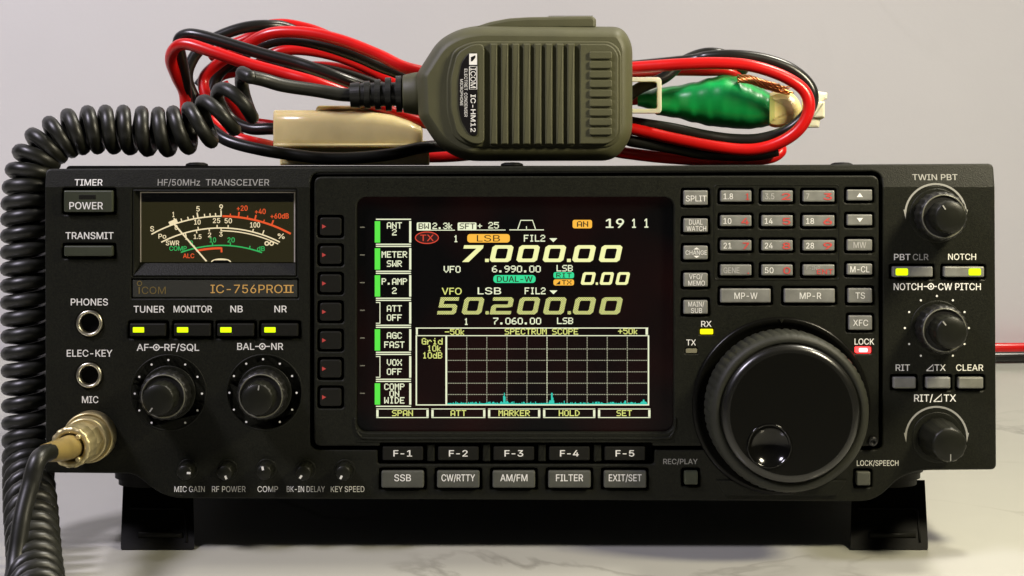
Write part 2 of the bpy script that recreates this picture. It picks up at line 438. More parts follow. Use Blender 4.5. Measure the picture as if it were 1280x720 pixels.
g = nt.nodes.new('ShaderNodeTexNoise'); g.inputs['Scale'].default_value = 420; g.inputs['Detail'].default_value = 4
bp = nt.nodes.new('ShaderNodeBump'); bp.inputs['Strength'].default_value = 0.07; bp.inputs['Distance'].default_value = 0.0006
nt.links.new(tc.outputs['Object'], g.inputs['Vector']); nt.links.new(g.outputs['Fac'], bp.inputs['Height']); nt.links.new(bp.outputs['Normal'], b.inputs['Normal'])
vo = nt.nodes.new('ShaderNodeTexVoronoi'); vo.inputs['Scale'].default_value = 7.5; nt.links.new(tc.outputs['Object'], vo.inputs['Vector'])
mr = nt.nodes.new('ShaderNodeMapRange'); mr.inputs['From Min'].default_value = 0.010; mr.inputs['From Max'].default_value = 0.022; mr.inputs['To Min'].default_value = 0.55; mr.inputs['To Max'].default_value = 0.0
nt.links.new(vo.outputs['Distance'], mr.inputs['Value'])
mk = nt.nodes.new('ShaderNodeMix'); mk.data_type = 'RGBA'; mk.inputs['B'].default_value = (0.25, 0.24, 0.23, 1)
old = b.inputs['Base Color'].links[0].from_socket; nt.links.new(old, mk.inputs['A']); nt.links.new(mr.outputs['Result'], mk.inputs['Factor']); nt.links.new(mk.outputs['Result'], b.inputs['Base Color'])
b.inputs['Roughness'].default_value = 0.7; b.inputs['Specular IOR Level'].default_value = 0.25

WALL_Y = 0.43
def sheet(name, lo, hi, m):
    me = bpy.data.meshes.new(name); bm = bmesh.new()
    bmesh.ops.create_cube(bm, size=1.0)
    for v in bm.verts: v.co = Vector([lo[i] + (v.co[i] + 0.5) * (hi[i] - lo[i]) for i in range(3)])
    bm.to_mesh(me); bm.free(); me.materials.append(m)
    o = bpy.data.objects.new(name, me); C.objects.link(o); o['kind'] = 'structure'; return o
sheet('tabletop', (-1.5, -0.75, -0.03), (1.5, WALL_Y, 0.0), M_table)
sheet('wall', (-1.5, WALL_Y + 0.002, -0.4), (1.5, WALL_Y + 0.08, 1.6), M_wall)

# ------------------------------------------------------------------ the radio
base = M @ P(640, 690, -120); base.z = 0.0
radio = thing('radio_transceiver', 'wide black radio transceiver with lit display and round dials, tilted up on folded-out front feet', 'radio',
              base, Matrix.Rotation(-TH, 4, 'X'))
def part(mb, name, mats, parent=None, label=None): return mb.build(name, mats, radio, parent, label)

# plates with holes come from filled curves
def plate(name, outer, holes, h0, h1, bev, m, slope=False, parent=None):
    cu = bpy.data.curves.new('p', 'CURVE'); cu.dimensions = '2D'; cu.fill_mode = 'BOTH'
    for poly in [outer] + holes:
        sp = cu.splines.new('POLY'); sp.points.add(len(poly) - 1); sp.use_cyclic_u = True
        for p, (x, y) in zip(sp.points, poly):
            v = P(x, y, 0); p.co = (v.x * 1000, v.z * 1000, 0, 1)
    cu.extrude = (h1 - h0) / 2 - bev; cu.bevel_depth = bev; cu.bevel_resolution = 1; cu.offset = -bev
    ob = bpy.data.objects.new('p', cu); C.objects.link(ob)
    dg = bpy.context.evaluated_depsgraph_get(); dg.update()
    me = bpy.data.meshes.new_from_object(ob.evaluated_get(dg))
    bpy.data.objects.remove(ob); bpy.data.curves.remove(cu)
    bm = bmesh.new(); bm.from_mesh(me); bpy.data.meshes.remove(me)
    if slope:
        bmesh.ops.bisect_plane(bm, geom=bm.verts[:] + bm.edges[:] + bm.faces[:], plane_co=(0, P(0, BAND).z * 1000, 0), plane_no=(0, 1, 0))
    mid = (h0 + h1) / 2
    mb = MB(); bm.verts.ensure_lookup_table()
    for v in bm.verts:
        py = Y0 - v.co.y / 1000 / S
        h = mid + v.co.z
        if slope and v.co.z > 0: h += hs(py)
        mb.v.append(Vector((v.co.x / 1000, -h / 1000, v.co.y / 1000)))
    for f in bm.faces: mb.f.append([v.index for v in f.verts]); mb.mi.append(0); mb.sm.append(False)
    bm.free()
    return part(mb, name, m, parent)

LBTN = [(163, 404, 208, 420), (218, 404, 264, 420), (272, 404, 318, 420), (327, 404, 373, 420)]
GREYK = [(477 + 69.4 * i, 588, 530 + 69.4 * i, 609) for i in range(5)]
def grow(b, g): return (b[0] - g, b[1] - g, b[2] + g, b[3] + g)
PWR = (81, 238, 142, 265); TRX = (81, 307, 142, 320)
PBT = (1115, 333, 1165, 346); NOT = (1179, 333, 1229, 346)
RITS = [(1116, 471, 1144, 485), (1157, 471, 1187, 485), (1197, 471, 1228, 485)]
REC = (855, 588, 872, 605); LSP = (1070, 589, 1087, 606)
main_out = rpoly([(56, 211), (1243.5, 204.5), (1245.5, 587), (1150, 588), (1124, 597), (1094, 627), (206, 623), (168, 592), (57, 591)], [7, 7, 7, 24, 12, 22, 26, 10, 3], 5)
centre_hole = rpoly([(388, 216), (1103, 214), (1103, 562), (818, 562), (818, 580), (472, 580), (472, 562), (388, 562)], [12, 14, 10, 3, 4, 4, 3, 12], 5)
holes = [centre_hole, rrect(165, 236, 371, 346, 2), rrect(164, 348, 373, 373, 1.5)]
holes += [rrect(*grow(b, 3.2), 3) for b in [PWR, TRX] + LBTN + GREYK + [PBT, NOT] + RITS + [REC, LSP]]
holes += [circ(112, 404, 17.2, 28), circ(111.5, 469, 16.8, 28)]
plate('front_panel', main_out, holes, -9, 0, 0.55, M_panel, slope=True)

# centre plate
SOFT = [(400, 283 + 35.5 * i - 11.3, 427, 283 + 35.5 * i + 11.3) for i in range(7)]
COLA = [(854, 238, 884, 256), (854, 273, 884, 290), (854, 307, 884, 324), (854, 341, 884, 358), (854, 375, 884, 392)]
KEYS = [(x0, y0, x1, y1) for (y0, y1) in ((238, 252), (269, 282.5), (300, 313), (330.5, 344)) for (x0, x1) in ((900, 938.5), (951.5, 990), (1003, 1042))]
RCOL = [(1058, 237, 1089, 250.5), (1058, 268, 1089, 281.5), (1058, 299, 1089, 313), (1058, 329.5, 1089, 343), (1059, 360, 1089, 378), (1060, 394, 1089, 412)]
MPS = [(900, 360.5, 962.5, 378), (979.5, 360.5, 1042.5, 378)]
RXL = (875, 411, 891, 417.5); TXL = (857, 435.5, 871, 441); LKL = (1069, 433.5, 1088, 441)
ctr_out = rpoly([(393, 221), (1098, 219.5), (1098, 557), (815, 557), (815, 553), (475, 553), (475, 557), (393, 557)], [9, 10, 8, 2, 1, 1, 2, 9], 5)
choles = [rrect(446, 246, 842, 540, 12, 5)] + [rrect(*grow(b, 3), 4) for b in SOFT] + [rrect(*grow(b, 3.3), 3.5) for b in COLA + KEYS + RCOL + MPS] + [rrect(*grow(b, 0.8), 1) for b in (RXL, TXL, LKL)]
gx0, gy0, gx1, gy1 = 892, 230.5, 1049, 350          # thin groove round the keypad, cut as four slots
plate('centre_panel', ctr_out, choles, -8, 0.9, 0.5, M_panel)
mb = MB()
o_, i_ = rrect(gx0, gy0, gx1, gy1, 4), rrect(gx0 + 1.5, gy0 + 1.5, gx1 - 1.5, gy1 - 1.5, 3)
n = len(o_)
vs = [P(*p, 0.9) for p in o_] + [P(*p, 1.12) for p in inset(o_, 0.7)] + [P(*p, 0.9) for p in i_]
mb.add(vs, [[k * n + i, k * n + (i + 1) % n, (k + 1) * n + (i + 1) % n, (k + 1) * n + i] for k in range(2) for i in range(n)])
part(mb, 'keypad_border', M_panel)
for px in (460, 822):
    mb = MB(); mb.prism([(px - 0.5, 222.5), (px + 0.5, 222.5), (px + 0.5, 236), (px - 0.5, 236)], 0.7, 0.98); part(mb, 'panel_rib', M_panel)
# backing behind all openings
mb = MB(); mb.prism(inset(main_out, 9), -12, -9.05); part(mb, 'inner_chassis', M_void)
# cover / case
mb = MB()
mb.loft([[P(x, y, -h) for x, y in rrect(74 + d, 207.2 + d, 1228 - d, 590 - d, 5)] for h, d in ((11.5, 0), (283, 0), (285, 3))])
part(mb, 'cabinet', M_case)
# screws on the cover's front edge
for px in (246, 1052, 640):
    mb = MB(); q = L(px, 205.6 if px > 600 else 208, -22)
    mb.revolve(Vector((q.x, q.y, P(0, 207.2).z)), (0, 0, 1), [(0.0042, 0.0), (0.0040, 0.0007), (0.0026, 0.0012), (0.0005, 0.0013)], 20)
    part(mb, 'cover_screw', M_case)

# --- buttons
def lettering(parent, items, mats, pf=P, name='lettering'):
    mb = MB()
    for it in items:
        t, x0, x1, yc, cap, h = it[:6]; mi = it[6] if len(it) > 6 else 0
        text(mb, t, x0, x1, yc, cap, h, mi, it[7] if len(it) > 7 else 0.022, pf)
    return part(mb, name, mats, parent)
def button(b, m, h=1.3, r=1.6, bev=0.45, name='button', label=None):
    mb = MB(); mb.prism(rrect(*b, r), -7, h, bev, 0); return part(mb, name, m, None, label)
def led(b, h, mats, parent=None, name='indicator_light', r=0.8, label=None):
    mb = MB(); mb.prism(rrect(*b, r), h - 0.6, h + 0.15, 0.1)
    return part(mb, name, mats, parent, label)
o = button(PWR, M_keyo, 1.8, 2, label='wide key marked POWER'); lettering(o, [('POWER', 88, 130, 257, 9, 1.9)], [M_ink]); led((100, 243.5, 121, 249), 1.75, M_keyd, o)
o = button(TRX, M_keyo, 1.6, 2)
for b in LBTN:
    o = button(b, M_keyo if False else M_keyd, 1.4); led((b[0] + 4, b[1] + 4.6, b[0] + 18, b[1] + 11.2), 1.4, M_led_g, o)
for b, t in zip(GREYK, ['SSB', 'CW/RTTY', 'AM/FM', 'FILTER', 'EXIT/SET']):
    o = button(b, M_key, 1.6, 2.2); w = {'SSB': 21, 'CW/RTTY': 42, 'AM/FM': 34, 'FILTER': 34, 'EXIT/SET': 41}[t]; c = (b[0] + b[2]) / 2
    lettering(o, [(t, c - w / 2, c + w / 2, 596.3, 8.6, 1.7)], [M_ink])
for i in range(5):
    b = (478 + 69.4 * i, 557.5, 529 + 69.4 * i, 575.5)
    mb = MB(); mb.prism(rrect(*b, 2), -6, 0.3, 0.5); o = part(mb, 'button', M_keyd)
    c = (b[0] + b[2]) / 2; lettering(o, [('F-%d' % (i + 1), c - 11.8, c + 11.8, 566.5, 8, 0.4, 0, 0.035)], [M_ink])
    if i < 4:
        mb = MB(); mb.prism(rrect(b[2] + 5, 555, b[2] + 14.5, 577, 1), -8, 0.0, 0.5); part(mb, 'key_divider', M_panel)
mb = MB()   # floor strip behind the function keys
mb.prism([(473, 554), (817, 554), (817, 579.5), (473, 579.5)], -9, -6.5); part(mb, 'key_tray', M_void)
for b in SOFT:
    o = button(b, M_keyd, 1.2, 3.5); y = (b[1] + b[3]) / 2
    mb = MB(); mb.flat([(403, y - 2.7), (408, y), (403, y + 2.7)], 1.32); part(mb, 'arrow_mark', glow('arrow_red', (0.55, 0.06, 0.05), 0.8) if b is SOFT[0] else bpy.data.materials['arrow_red'], o)
def key(b, items, mats=(M_inkk, M_inkr), m=M_keyl):
    o = button(b, m, 1.9, 1.4, 0.4)
    if items: lettering(o, items, list(mats))
    return o
key(COLA[0], [('SPLIT', 856.5, 882.5, 248, 7.4, 2.0)])
key(COLA[1], [('DUAL', 860.5, 877.5, 277.5, 6.2, 2.0), ('WATCH', 857.5, 882, 285.5, 6.2, 2.0)])
o = key(COLA[2], [('CHANGE', 856.2, 883, 315.5, 5.6, 2.0)])
mb = MB(); mb.flat([(866, 311.6), (870, 308.8), (874, 311.6)], 2.02); mb.flat([(866, 319.4), (870, 322.2), (874, 319.4)], 2.02); part(mb, 'arrow_mark', M_ink, o)
key(COLA[3], [('VFO/', 860.5, 877.5, 345.5, 6.2, 2.0), ('MEMO', 859.5, 880.5, 353.5, 6.2, 2.0)])
key(COLA[4], [('MAIN/', 859.5, 879.5, 379.7, 6.2, 2.0), ('SUB', 863, 877, 387.7, 6.2, 2.0)])
kl = [('1.8', 12, '1', 4), ('3.5', 12, '2', 11), ('7', 4, '3', 11), ('10', 10, '4', 10), ('14', 10, '5', 10), ('18', 10, '6', 11), ('21', 10, '7', 8), ('24', 10, '8', 10), ('28', 10, '9', 11), ('GENE', 20, '.', 2), ('50', 11, '0', 9), ('F-INP', 17, 'ENT', 20)]
for b, (a, wa, r_, wr) in zip(KEYS, kl):
    yc = (b[1] + b[3]) / 2
    if r_ == 'ENT': it = [(a, b[0] + 4, b[0] + 21, b[1] + 4.2, 4.4, 2.0, 0, 0.012), (r_, b[2] - 22, b[2] - 2, b[3] - 4.8, 6.2, 2.0, 1, 0.022)]
    else: it = [(a, b[0] + 3.5, b[0] + 3.5 + wa, yc + 0.3, 7.2, 2.0), (r_, b[2] - 3 - wr, b[2] - 3, yc + 0.6, 8.2, 2.0, 1, 0.035)]
    key(b, it, (M_inkd if a in ('3.5', '7', 'F-INP', 'GENE') else M_inkk, M_inkr))
for k, b in enumerate(RCOL):
    c = (b[0] + b[2]) / 2; y = (b[1] + b[3]) / 2
    if k < 2:
        o = key(b, None); sgn = 1 if k == 0 else -1
        mb = MB(); mb.flat([(c - 4, y + 2.5 * sgn), (c + 4, y + 2.5 * sgn), (c, y - 2.8 * sgn)], 2.02); part(mb, 'arrow_mark', M_ink, o)
    else:
        t, w = (('MW', 16), ('M-CL', 24), ('TS', 12), ('XFC', 19))[k - 2]; key(b, [(t, c - w / 2, c + w / 2, y, 7.8, 2.0)], (M_inkd if t == 'MW' else M_inkk, M_inkr))
key(MPS[0], [('MP-W', 917, 946, 369.3, 8, 2.0)]); key(MPS[1], [('MP-R', 998.5, 1025.5, 369.3, 8, 2.0)])
o = button(PBT, M_keyl, 1.5); led((1118.5, 335.2, 1134, 344), 1.5, M_led_g, o, r=2)
o = button(NOT, M_keyl, 1.5); led((1209.5, 335.2, 1225, 344), 1.5, M_led_g, o, r=2)
for b in RITS: button(b, M_keyl, 1.5)
button(REC, M_keyo, 1.6); button(LSP, M_key, 1.6)
led(RXL, 0.9, M_led_y, r=1.2, label='lit yellow lamp under RX'); led(TXL, 0.9, M_led_off, r=1.2, label='unlit lamp under TX')
mb = MB(); mb.prism(rrect(*LKL, 1.5), -1, 0.9, 0.1, 0); mb.prism(rrect(LKL[0] + 4, LKL[1] + 1.2, LKL[2] - 4, LKL[3] - 1.2, 1.5), 0.8, 1.05, 0.08, 1)
part(mb, 'indicator_light', [M_led_r, M_led_rc], None, 'lit red lamp under LOCK')

# --- printed captions
def caption(t, x0, x1, yc, cap, m=M_ink, h=0.1, bold=0.018, pf=PB, name='caption'):
    mb = MB(); text(mb, t, x0, x1, yc, cap, h, 0, bold, pf); return part(mb, name, m)
caption('TIMER', 93, 128, 228, 8); caption('TRANSMIT', 82, 142, 294.5, 8.6); caption('HF/50MHz', 197, 250, 228, 8, M_inkg, bold=0.008); caption('TRANSCEIVER', 257, 336.5, 228, 8, M_inkg, bold=0.008)
caption('PHONES', 88.5, 135, 377.5, 8.6); caption('ELEC-KEY', 83.5, 140.5, 441.5, 8.6); caption('MIC', 102.5, 123, 499.5, 8.6)
caption('TUNER', 167, 205.5, 386.5, 8.4); caption('MONITOR', 217, 265, 386.3, 8.4); caption('NB', 288, 303.5, 386.2, 8.4); caption('NR', 343, 358.5, 386.2, 8.4)
caption('AF', 171, 186, 434.2, 8.6); caption('RF/SQL', 205.5, 249, 434.2, 8.6); caption('BAL', 296.5, 318, 433, 8.6); caption('NR', 339, 354, 433, 8.6)
def dialmark(cx, cy, x0, x1):
    mb = MB(); mb.ring(cx, cy, 2.9, 4.2, 0.1); mb.ring(cx, cy, 0.01, 1.4, 0.1, n=16)
    mb.rect(x0, cy - 0.6, cx - 4.2, cy + 0.6, 0.1); mb.rect(cx + 4.2, cy - 0.6, x1, cy + 0.6, 0.1); part(mb, 'dual_knob_mark', M_ink)
dialmark(195.5, 434.2, 187, 204.5); dialmark(328, 433, 319, 337.5); dialmark(1163.5, 358, 1154.5, 1171)
for t, x0, x1 in (('MIC GAIN', 218, 256), ('RF POWER', 265, 307), ('COMP', 322, 347.5), ('BK-IN DELAY', 358.5, 406), ('KEY SPEED', 413.5, 455.5)): caption(t, x0, x1, 611.3, 7.2, bold=0.003)
caption('TWIN PBT', 1141, 1197.5, 221.5, 7.4, M_inkg); caption('PBT', 1117.5, 1138, 321.3, 7.8); caption('CLR', 1141, 1160.5, 321.3, 7.8, M_inkg); caption('NOTCH', 1185, 1220, 321, 7.8)
caption('NOTCH', 1117, 1153, 358.3, 8.6); caption('CW PITCH', 1172.5, 1226, 358.3, 8.6)
caption('RIT', 1119.5, 1137.5, 459.5, 8); caption('TX', 1168, 1182, 459.5, 8); caption('CLEAR', 1195, 1229, 459.5, 8); caption('RIT/', 1142.5, 1166, 497.5, 9); caption('TX', 1179.5, 1195, 497.5, 9)
for x, y, w in ((1158, 463.3, 8.5), (1167, 501.7, 10)):
    mb = MB(); mb.band([(x, y), (x + w, y), (x + w, y - w * 0.9), (x, y), (x + w * 0.5, y)], 1.3, 0.1); part(mb, 'triangle_mark', M_ink)
caption('REC/PLAY', 829, 872, 576.8, 6.6, M_inkg); caption('LOCK/SPEECH', 1071, 1123, 578.8, 6.8, bold=0.003)
caption('RX', 876, 889, 404.6, 7.4, h=1.0, pf=P); caption('TX', 857.5, 869.5, 427.8, 7.4, h=1.0, pf=P); caption('LOCK', 1067.5, 1092, 426.7, 7.6, h=1.0, pf=P)

# --- badge
mb = MB(); mb.prism(rrect(165.5, 349.5, 371.8, 371.8, 1), -5, -0.4, 0.3); bd = part(mb, 'badge_plate', M_plate)
mb = MB(); text(mb, 'IC-756PRO', 263, 353, 361.2, 10.5, -0.3, 0, 0.006)
for x in (356.8, 362.4): mb.rect(x, 356.2, x + 1.9, 366.2, -0.3)
mb.rect(354.3, 356.2, 366.8, 357.5, -0.29); mb.rect(354.3, 364.9, 366.8, 366.2, -0.29)
part(mb, 'model_lettering', M_gold, bd)
mb = MB(); text(mb, 'COM', 177, 207, 363, 9, -0.3, 0, 0.0); mb.rect(173, 358.8, 174.6, 367.5, -0.3); mb.ring(174.2, 354.3, 2.2, 3.3, -0.3); part(mb, 'logo_lettering', M_golddim, bd)

# --- meter
mb = MB()
win = [(174.5, 241.5), (366.5, 241.5), (366.5, 328), (174.5, 328)]
ou = [(165.6, 236.6), (370.6, 236.6), (370.6, 345.4), (165.6, 345.4)]
iw = [(173, 240), (368, 240), (368, 328.5), (173, 328.5)]
vs = [P(*p, -7) for p in ou] + [P(*p, -0.5) for p in ou] + [P(*p, -0.3) for p in [(167, 238), (369.2, 238), (369.2, 344), (167, 344)]] + [P(*p, -3.6) for p in iw]
mb.add(vs, [[k * 4 + i, k * 4 + (i + 1) % 4, k * 4 + 4 + (i + 1) % 4, k * 4 + 4 + i] for k in range(3) for i in range(4)])
bez = part(mb, 'meter_bezel', M_panel)
mb = MB(); mb.rect(*iw[0], *iw[2], -4.2); meter = part(mb, 'signal_meter', M_m_face)
mb = MB()
for a in ((173.2, 240.2, 174.6, 328.2), (366.4, 240.2, 367.8, 328.2), (174.6, 240.2, 366.4, 241.3)): mb.prism([(a[0], a[1]), (a[2], a[1]), (a[2], a[3]), (a[0], a[3])], -4.1, -3.0)
part(mb, 'window_rim', M_rim, meter)
q = 350 / 1279.0
def mz(x, y): return (50 + x * q, 200 + y * q)
mb = MB(); mb.rect(173.2, 240.5, 367.8, 252.8, -4.05); part(mb, 'dial_shade_strip', M_keyd, meter)  # dark strip painted in for the shade along the top of the dial
mb = MB(); HM = -4.1
def marc(cx, top, R, xa, xb, w, m, dy=0):
    pts = []
    for i in range(29):
        x = xa + (xb - xa) * i / 28; y = top + R - math.sqrt(max(0, R * R - (x - cx) ** 2)) + dy
        pts.append(mz(x, y))
    mb.band(pts, w * q, HM, m)
def mtick(x, cx, top, R, ln, w, m, dirn=-1):
    y = top + R - math.sqrt(R * R - (x - cx) ** 2); a = Vector((x - cx, y - top - R)).normalized() * ln * (-dirn)
    mb.band([mz(x, y), mz(x + a.x, y + a.y)], w * q, HM + 0.02, m)
marc(822, 258, 665, 500, 822, 6, 0); marc(822, 258, 665, 826, 1140, 9, 1)
for x in (612, 714, 820): mtick(x, 822, 258, 665, 26, 6, 0)
for x in (640, 670, 695, 745, 770, 795): mtick(x, 822, 258, 665, 15, 5, 0)
for x in (900, 975, 1052): mtick(x, 822, 258, 665, 24, 7, 1)
for x in (862, 940, 1015): mtick(x, 822, 258, 665, 13, 5, 1)
mb.band([mz(582, 294), mz(618, 278)], 20 * q, HM + 0.01, 0)
def mt(t, xc, yc, w, cap, m=0, bold=0.03):
    a, y = mz(xc - w / 2, yc); b, _ = mz(xc + w / 2, yc); text(mb, t, a, b, y, cap * q, HM, m, bold)
mt('1', 601, 250, 9, 24); mt('5', 714, 224, 16, 24); mt('9', 820, 217, 17, 26)
mt('+20', 917, 221, 50, 24, 1); mt('+40', 1000, 236, 50, 24, 1); mt('+60dB', 1089, 257, 84, 24, 1); mt('S', 503, 316, 18, 24)
marc(818, 312, 601, 545, 1090, 6, 0); marc(818, 312, 601, 818, 1082, 5, 0, 13)
for x in (716, 802, 852, 965): mtick(x, 818, 312, 601, 14, 5, 0)
for x in (1010,): mtick(x, 818, 312, 601, 22, 5, 0)
for x in (655, 706, 765, 820): mtick(x, 818, 312, 601, 14, 5, 0, 1)
mt('0', 614, 310, 14, 22); mt('10', 711, 285, 30, 23); mt('25', 799, 278, 34, 23); mt('50', 853, 279, 34, 23); mt('100', 976, 298, 46, 24); mt('%', 1096, 350, 32, 24)
mt('1', 660, 356, 8, 20); mt('1.5', 712, 352, 36, 21); mt('2', 767, 344, 15, 21); mt('3', 819, 341, 16, 21)
for dx in (-11, 11): mb.ring(*mz(1041 + dx, 383), 5.5 * q, 11 * q, HM, 0, 16)
mt('Po', 550, 350, 36, 22); mt('SWR', 597, 381, 62, 22)
marc(820, 392, 546, 635, 1008, 6, 2)
for x in (700, 781, 862, 950): mtick(x, 820, 392, 546, 14, 5, 2)
mt('0', 683, 381, 15, 22, 2); mt('10', 782, 367, 30, 23, 2); mt('20', 866, 367, 34, 23, 2); mt('dB', 1003, 407, 36, 22, 2); mt('COMP', 622, 406, 80, 21, 2); mt('ALC', 671, 440, 52, 21, 1)
marc(820, 405, 546, 705, 822, 10, 1); mb.rect(*mz(818, 402), *mz(826, 424), HM + .01, 1)
part(mb, 'meter_scale', [M_m_w, M_m_r, M_m_g], meter)
mb = MB(); mb.prism([mz(591, 284), mz(597, 280), mz(757, 464), mz(750, 466)], -3.9, -3.75); mb.flat([mz(820 + 46 * math.cos(a), 468 - 16 * math.sin(a)) for a in [math.pi * i / 12 for i in range(13)]], -3.95)
part(mb, 'meter_needle', M_m_w, meter)
mb = MB(); mb.prism([mz(775 + 0, 470), mz(865, 470), mz(850, 460), mz(790, 460)], -3.9, -3.5); part(mb, 'needle_hub', M_keyd, meter)
mb = MB(); mb.prism([(174.8, 241.6), (366.2, 241.6), (366.2, 328.3), (174.8, 328.3)], -3.45, -3.2); part(mb, 'meter_window', M_pane, meter)

# --- jacks
for cx, cy, r in ((112, 404, 16.8), (111.5, 469, 16.4)):
    mb = MB()
    mb.knob(cx, cy, [(r, -5), (r, 0.2), (r - 1.2, 1.0), (r - 3.6, 1.0), (r - 4.8, 0.2), (r - 5.4, -4.5)], 40); o = part(mb, 'headphone_jack' if cy < 440 else 'key_jack', M_metal)
    mb = MB(); mb.knob(cx, cy, [(r - 5.2, -6), (r - 5.3, -2.0)], 32); part(mb, 'jack_hole', M_void, o)

# --- knobs
def dots(cx, cy, r):
    mb = MB()
    for k in range(11):
        a = math.radians(-150 + 30 * k); mb.flat(circ(cx + r * math.sin(a), cy - r * math.cos(a), 1.35, 10), 0.1)
    part(mb, 'dial_dots', M_ink)
dots(210.5, 492, 42); dots(328.8, 491, 42); dots(1171, 410, 40)
def knurl(amp, per): return lambda k, i: (amp * S if (i // per) % 2 else 0.0)
def dual_knob(cx, cy, ptr, ro=29.5, ri=19.5, hi=22):
    mb = MB(); mb.knob(cx, cy, [(34, 0.03), (34, 0.12), (33, 0.2), (30, 0.1)], 56); o = part(mb, 'knob_collar', M_panel)
    mb = MB(); mb.knob(cx, cy, [(ro - 3, 0.3), (ro - 2, 1.5), (ro, 2.5), (ro, 9.5), (ro - 1.0, 10.6), (ro - 2.5, 11.0)], 120, 0, lambda k, i: (0.9 * S if (i // 3) % 2 and 1 < k < 5 else 0)); o = part(mb, 'outer_knob', M_outer)
    mb = MB(); mb.knob(cx, cy, [(ro - 2.4, 10.9), (ro - 2.6, 11.5), (ro - 3.9, 11.5), (ro - 4.3, 11.1)], 64, cap=False); part(mb, 'knob_ring', M_knobring, o)
    mb = MB(); mb.knob(cx, cy, [(ro - 4.2, 11.2), (ro - 5.5, 9.8), (ri + 1, 8.5)], 64, cap=False); part(mb, 'knob_dish', M_outer, o)
    mb = MB(); mb.knob(cx, cy, [(ri, 8), (ri, hi - 1.2), (ri - 0.8, hi - 0.35), (ri - 2.2, hi), (ri * 0.5, hi + 0.3), (0.3, hi + 0.4)], 96, 0, lambda k, i: (0.55 * S if (i // 3) % 2 and k < 2 else 0)); o = part(mb, 'inner_knob', M_knob)
    a = math.radians(ptr); mb = MB()
    mb.band([(cx + (ri - 2) * math.sin(a), cy - (ri - 2) * math.cos(a)), (cx + (ri - 8) * math.sin(a), cy - (ri - 8) * math.cos(a))], 1.6, hi + 0.35); part(mb, 'pointer_line', M_inkg, o)
dual_knob(210.5, 491, 215); dual_knob(330.5, 490.5, 8); dual_knob(1171, 269.5, -35); dual_knob(1172, 409.5, -38)
for cx, cy in ((210.5, 491), (330.5, 490.5)):
    mb = MB(); mb.knob(cx, cy, [(48.2, 0.0), (48.0, 0.1), (47.2, 0.16), (46.4, 0.1), (46.0, 0.0)], 72); part(mb, 'dial_rim', M_panel)
def arcmark(cx, cy, r):
    mb = MB(); mb.arc(cx, cy, r, -86, 86, 2.4, 0.1)
    for sg in (-1, 1): mb.flat([(cx + sg * (r + 2.2), cy - 6), (cx + sg * (r - 1.5), cy - 6), (cx + sg * (r - 0.6), cy + 6)], 0.11)
    part(mb, 'arc_mark', M_inkg)
arcmark(1169.5, 268, 38); arcmark(1170.5, 547, 38.5)
cx, cy = 1172, 547
mb = MB(); mb.knob(cx, cy, [(32, 0.03), (32, 0.12), (31, 0.2), (26, 0.1)], 56); part(mb, 'knob_collar', M_panel)
mb = MB(); mb.knob(cx, cy, [(24.5, 0.3), (24.5, 4), (21.5, 14), (21.0, 17.5), (20.2, 18.6), (18, 19), (8, 19.3), (.3, 19.4)], 120, 0, lambda k, i: (0.7 * S if (i // 5) % 2 and k < 4 else 0)); o = part(mb, 'tuning_offset_knob', M_knob)
mb = MB(); mb.band([(cx + 1, cy + 11), (cx + 1, cy + 19)], 1.2, 19.3); part(mb, 'pointer_line', M_inkg, o)
for cx, cy, a in ((235, 586.5, 92), (284.5, 587, 160), (333, 586.3, -12), (382, 587, 215), (431, 587, 205)):
    mb = MB(); mb.knob(cx, cy, [(13, 0.03), (12.6, 0.2), (11, 0.1)], 32); part(mb, 'knob_collar', M_panel)
    mb = MB(); mb.knob(cx, cy, [(9.6, 0.2), (9.6, 7.3), (8.8, 8.1), (7.6, 8.4), (.3, 8.5)], 60, 0, lambda k, i: (0.5 * S if (i // 3) % 2 and k < 2 else 0)); o = part(mb, 'small_knob', M_knob)
    a = math.radians(a); mb = MB(); mb.band([(cx + 7.8 * math.sin(a), cy - 7.8 * math.cos(a)), (cx + 3.2 * math.sin(a), cy - 3.2 * math.cos(a))], 2.6, 8.62); part(mb, 'pointer_mark', M_ink, o)

# --- main tuning dial
cx, cy = 976, 507
mb = MB(); mb.knob(cx, cy, [(112, 0.2), (111, 1.6), (108.5, 2.2), (104, 2.0), (102, 1.2), (60, 1.0)], 110); part(mb, 'dial_collar', M_gloss)
mb = MB(); mb.prism([(cx - 3, cy - 109), (cx + 3, cy - 109), (cx, cy - 104)], 2.0, 2.6); part(mb, 'index_mark', M_panel)
mb = MB()
mb.knob(cx, cy, [(90, 1.5), (96, 2.4), (97.5, 4), (97.5, 19.5), (96, 21.6), (93, 22.8), (90, 23.3), (86.5, 23.3), (84.5, 22.6)], 360, 0, lambda k, i: ((-1.3 * S if (i % 6) < 2 and 1 < k < 4 else 0)), cap=False)
dial = part(mb, 'tuning_dial', M_rubber)
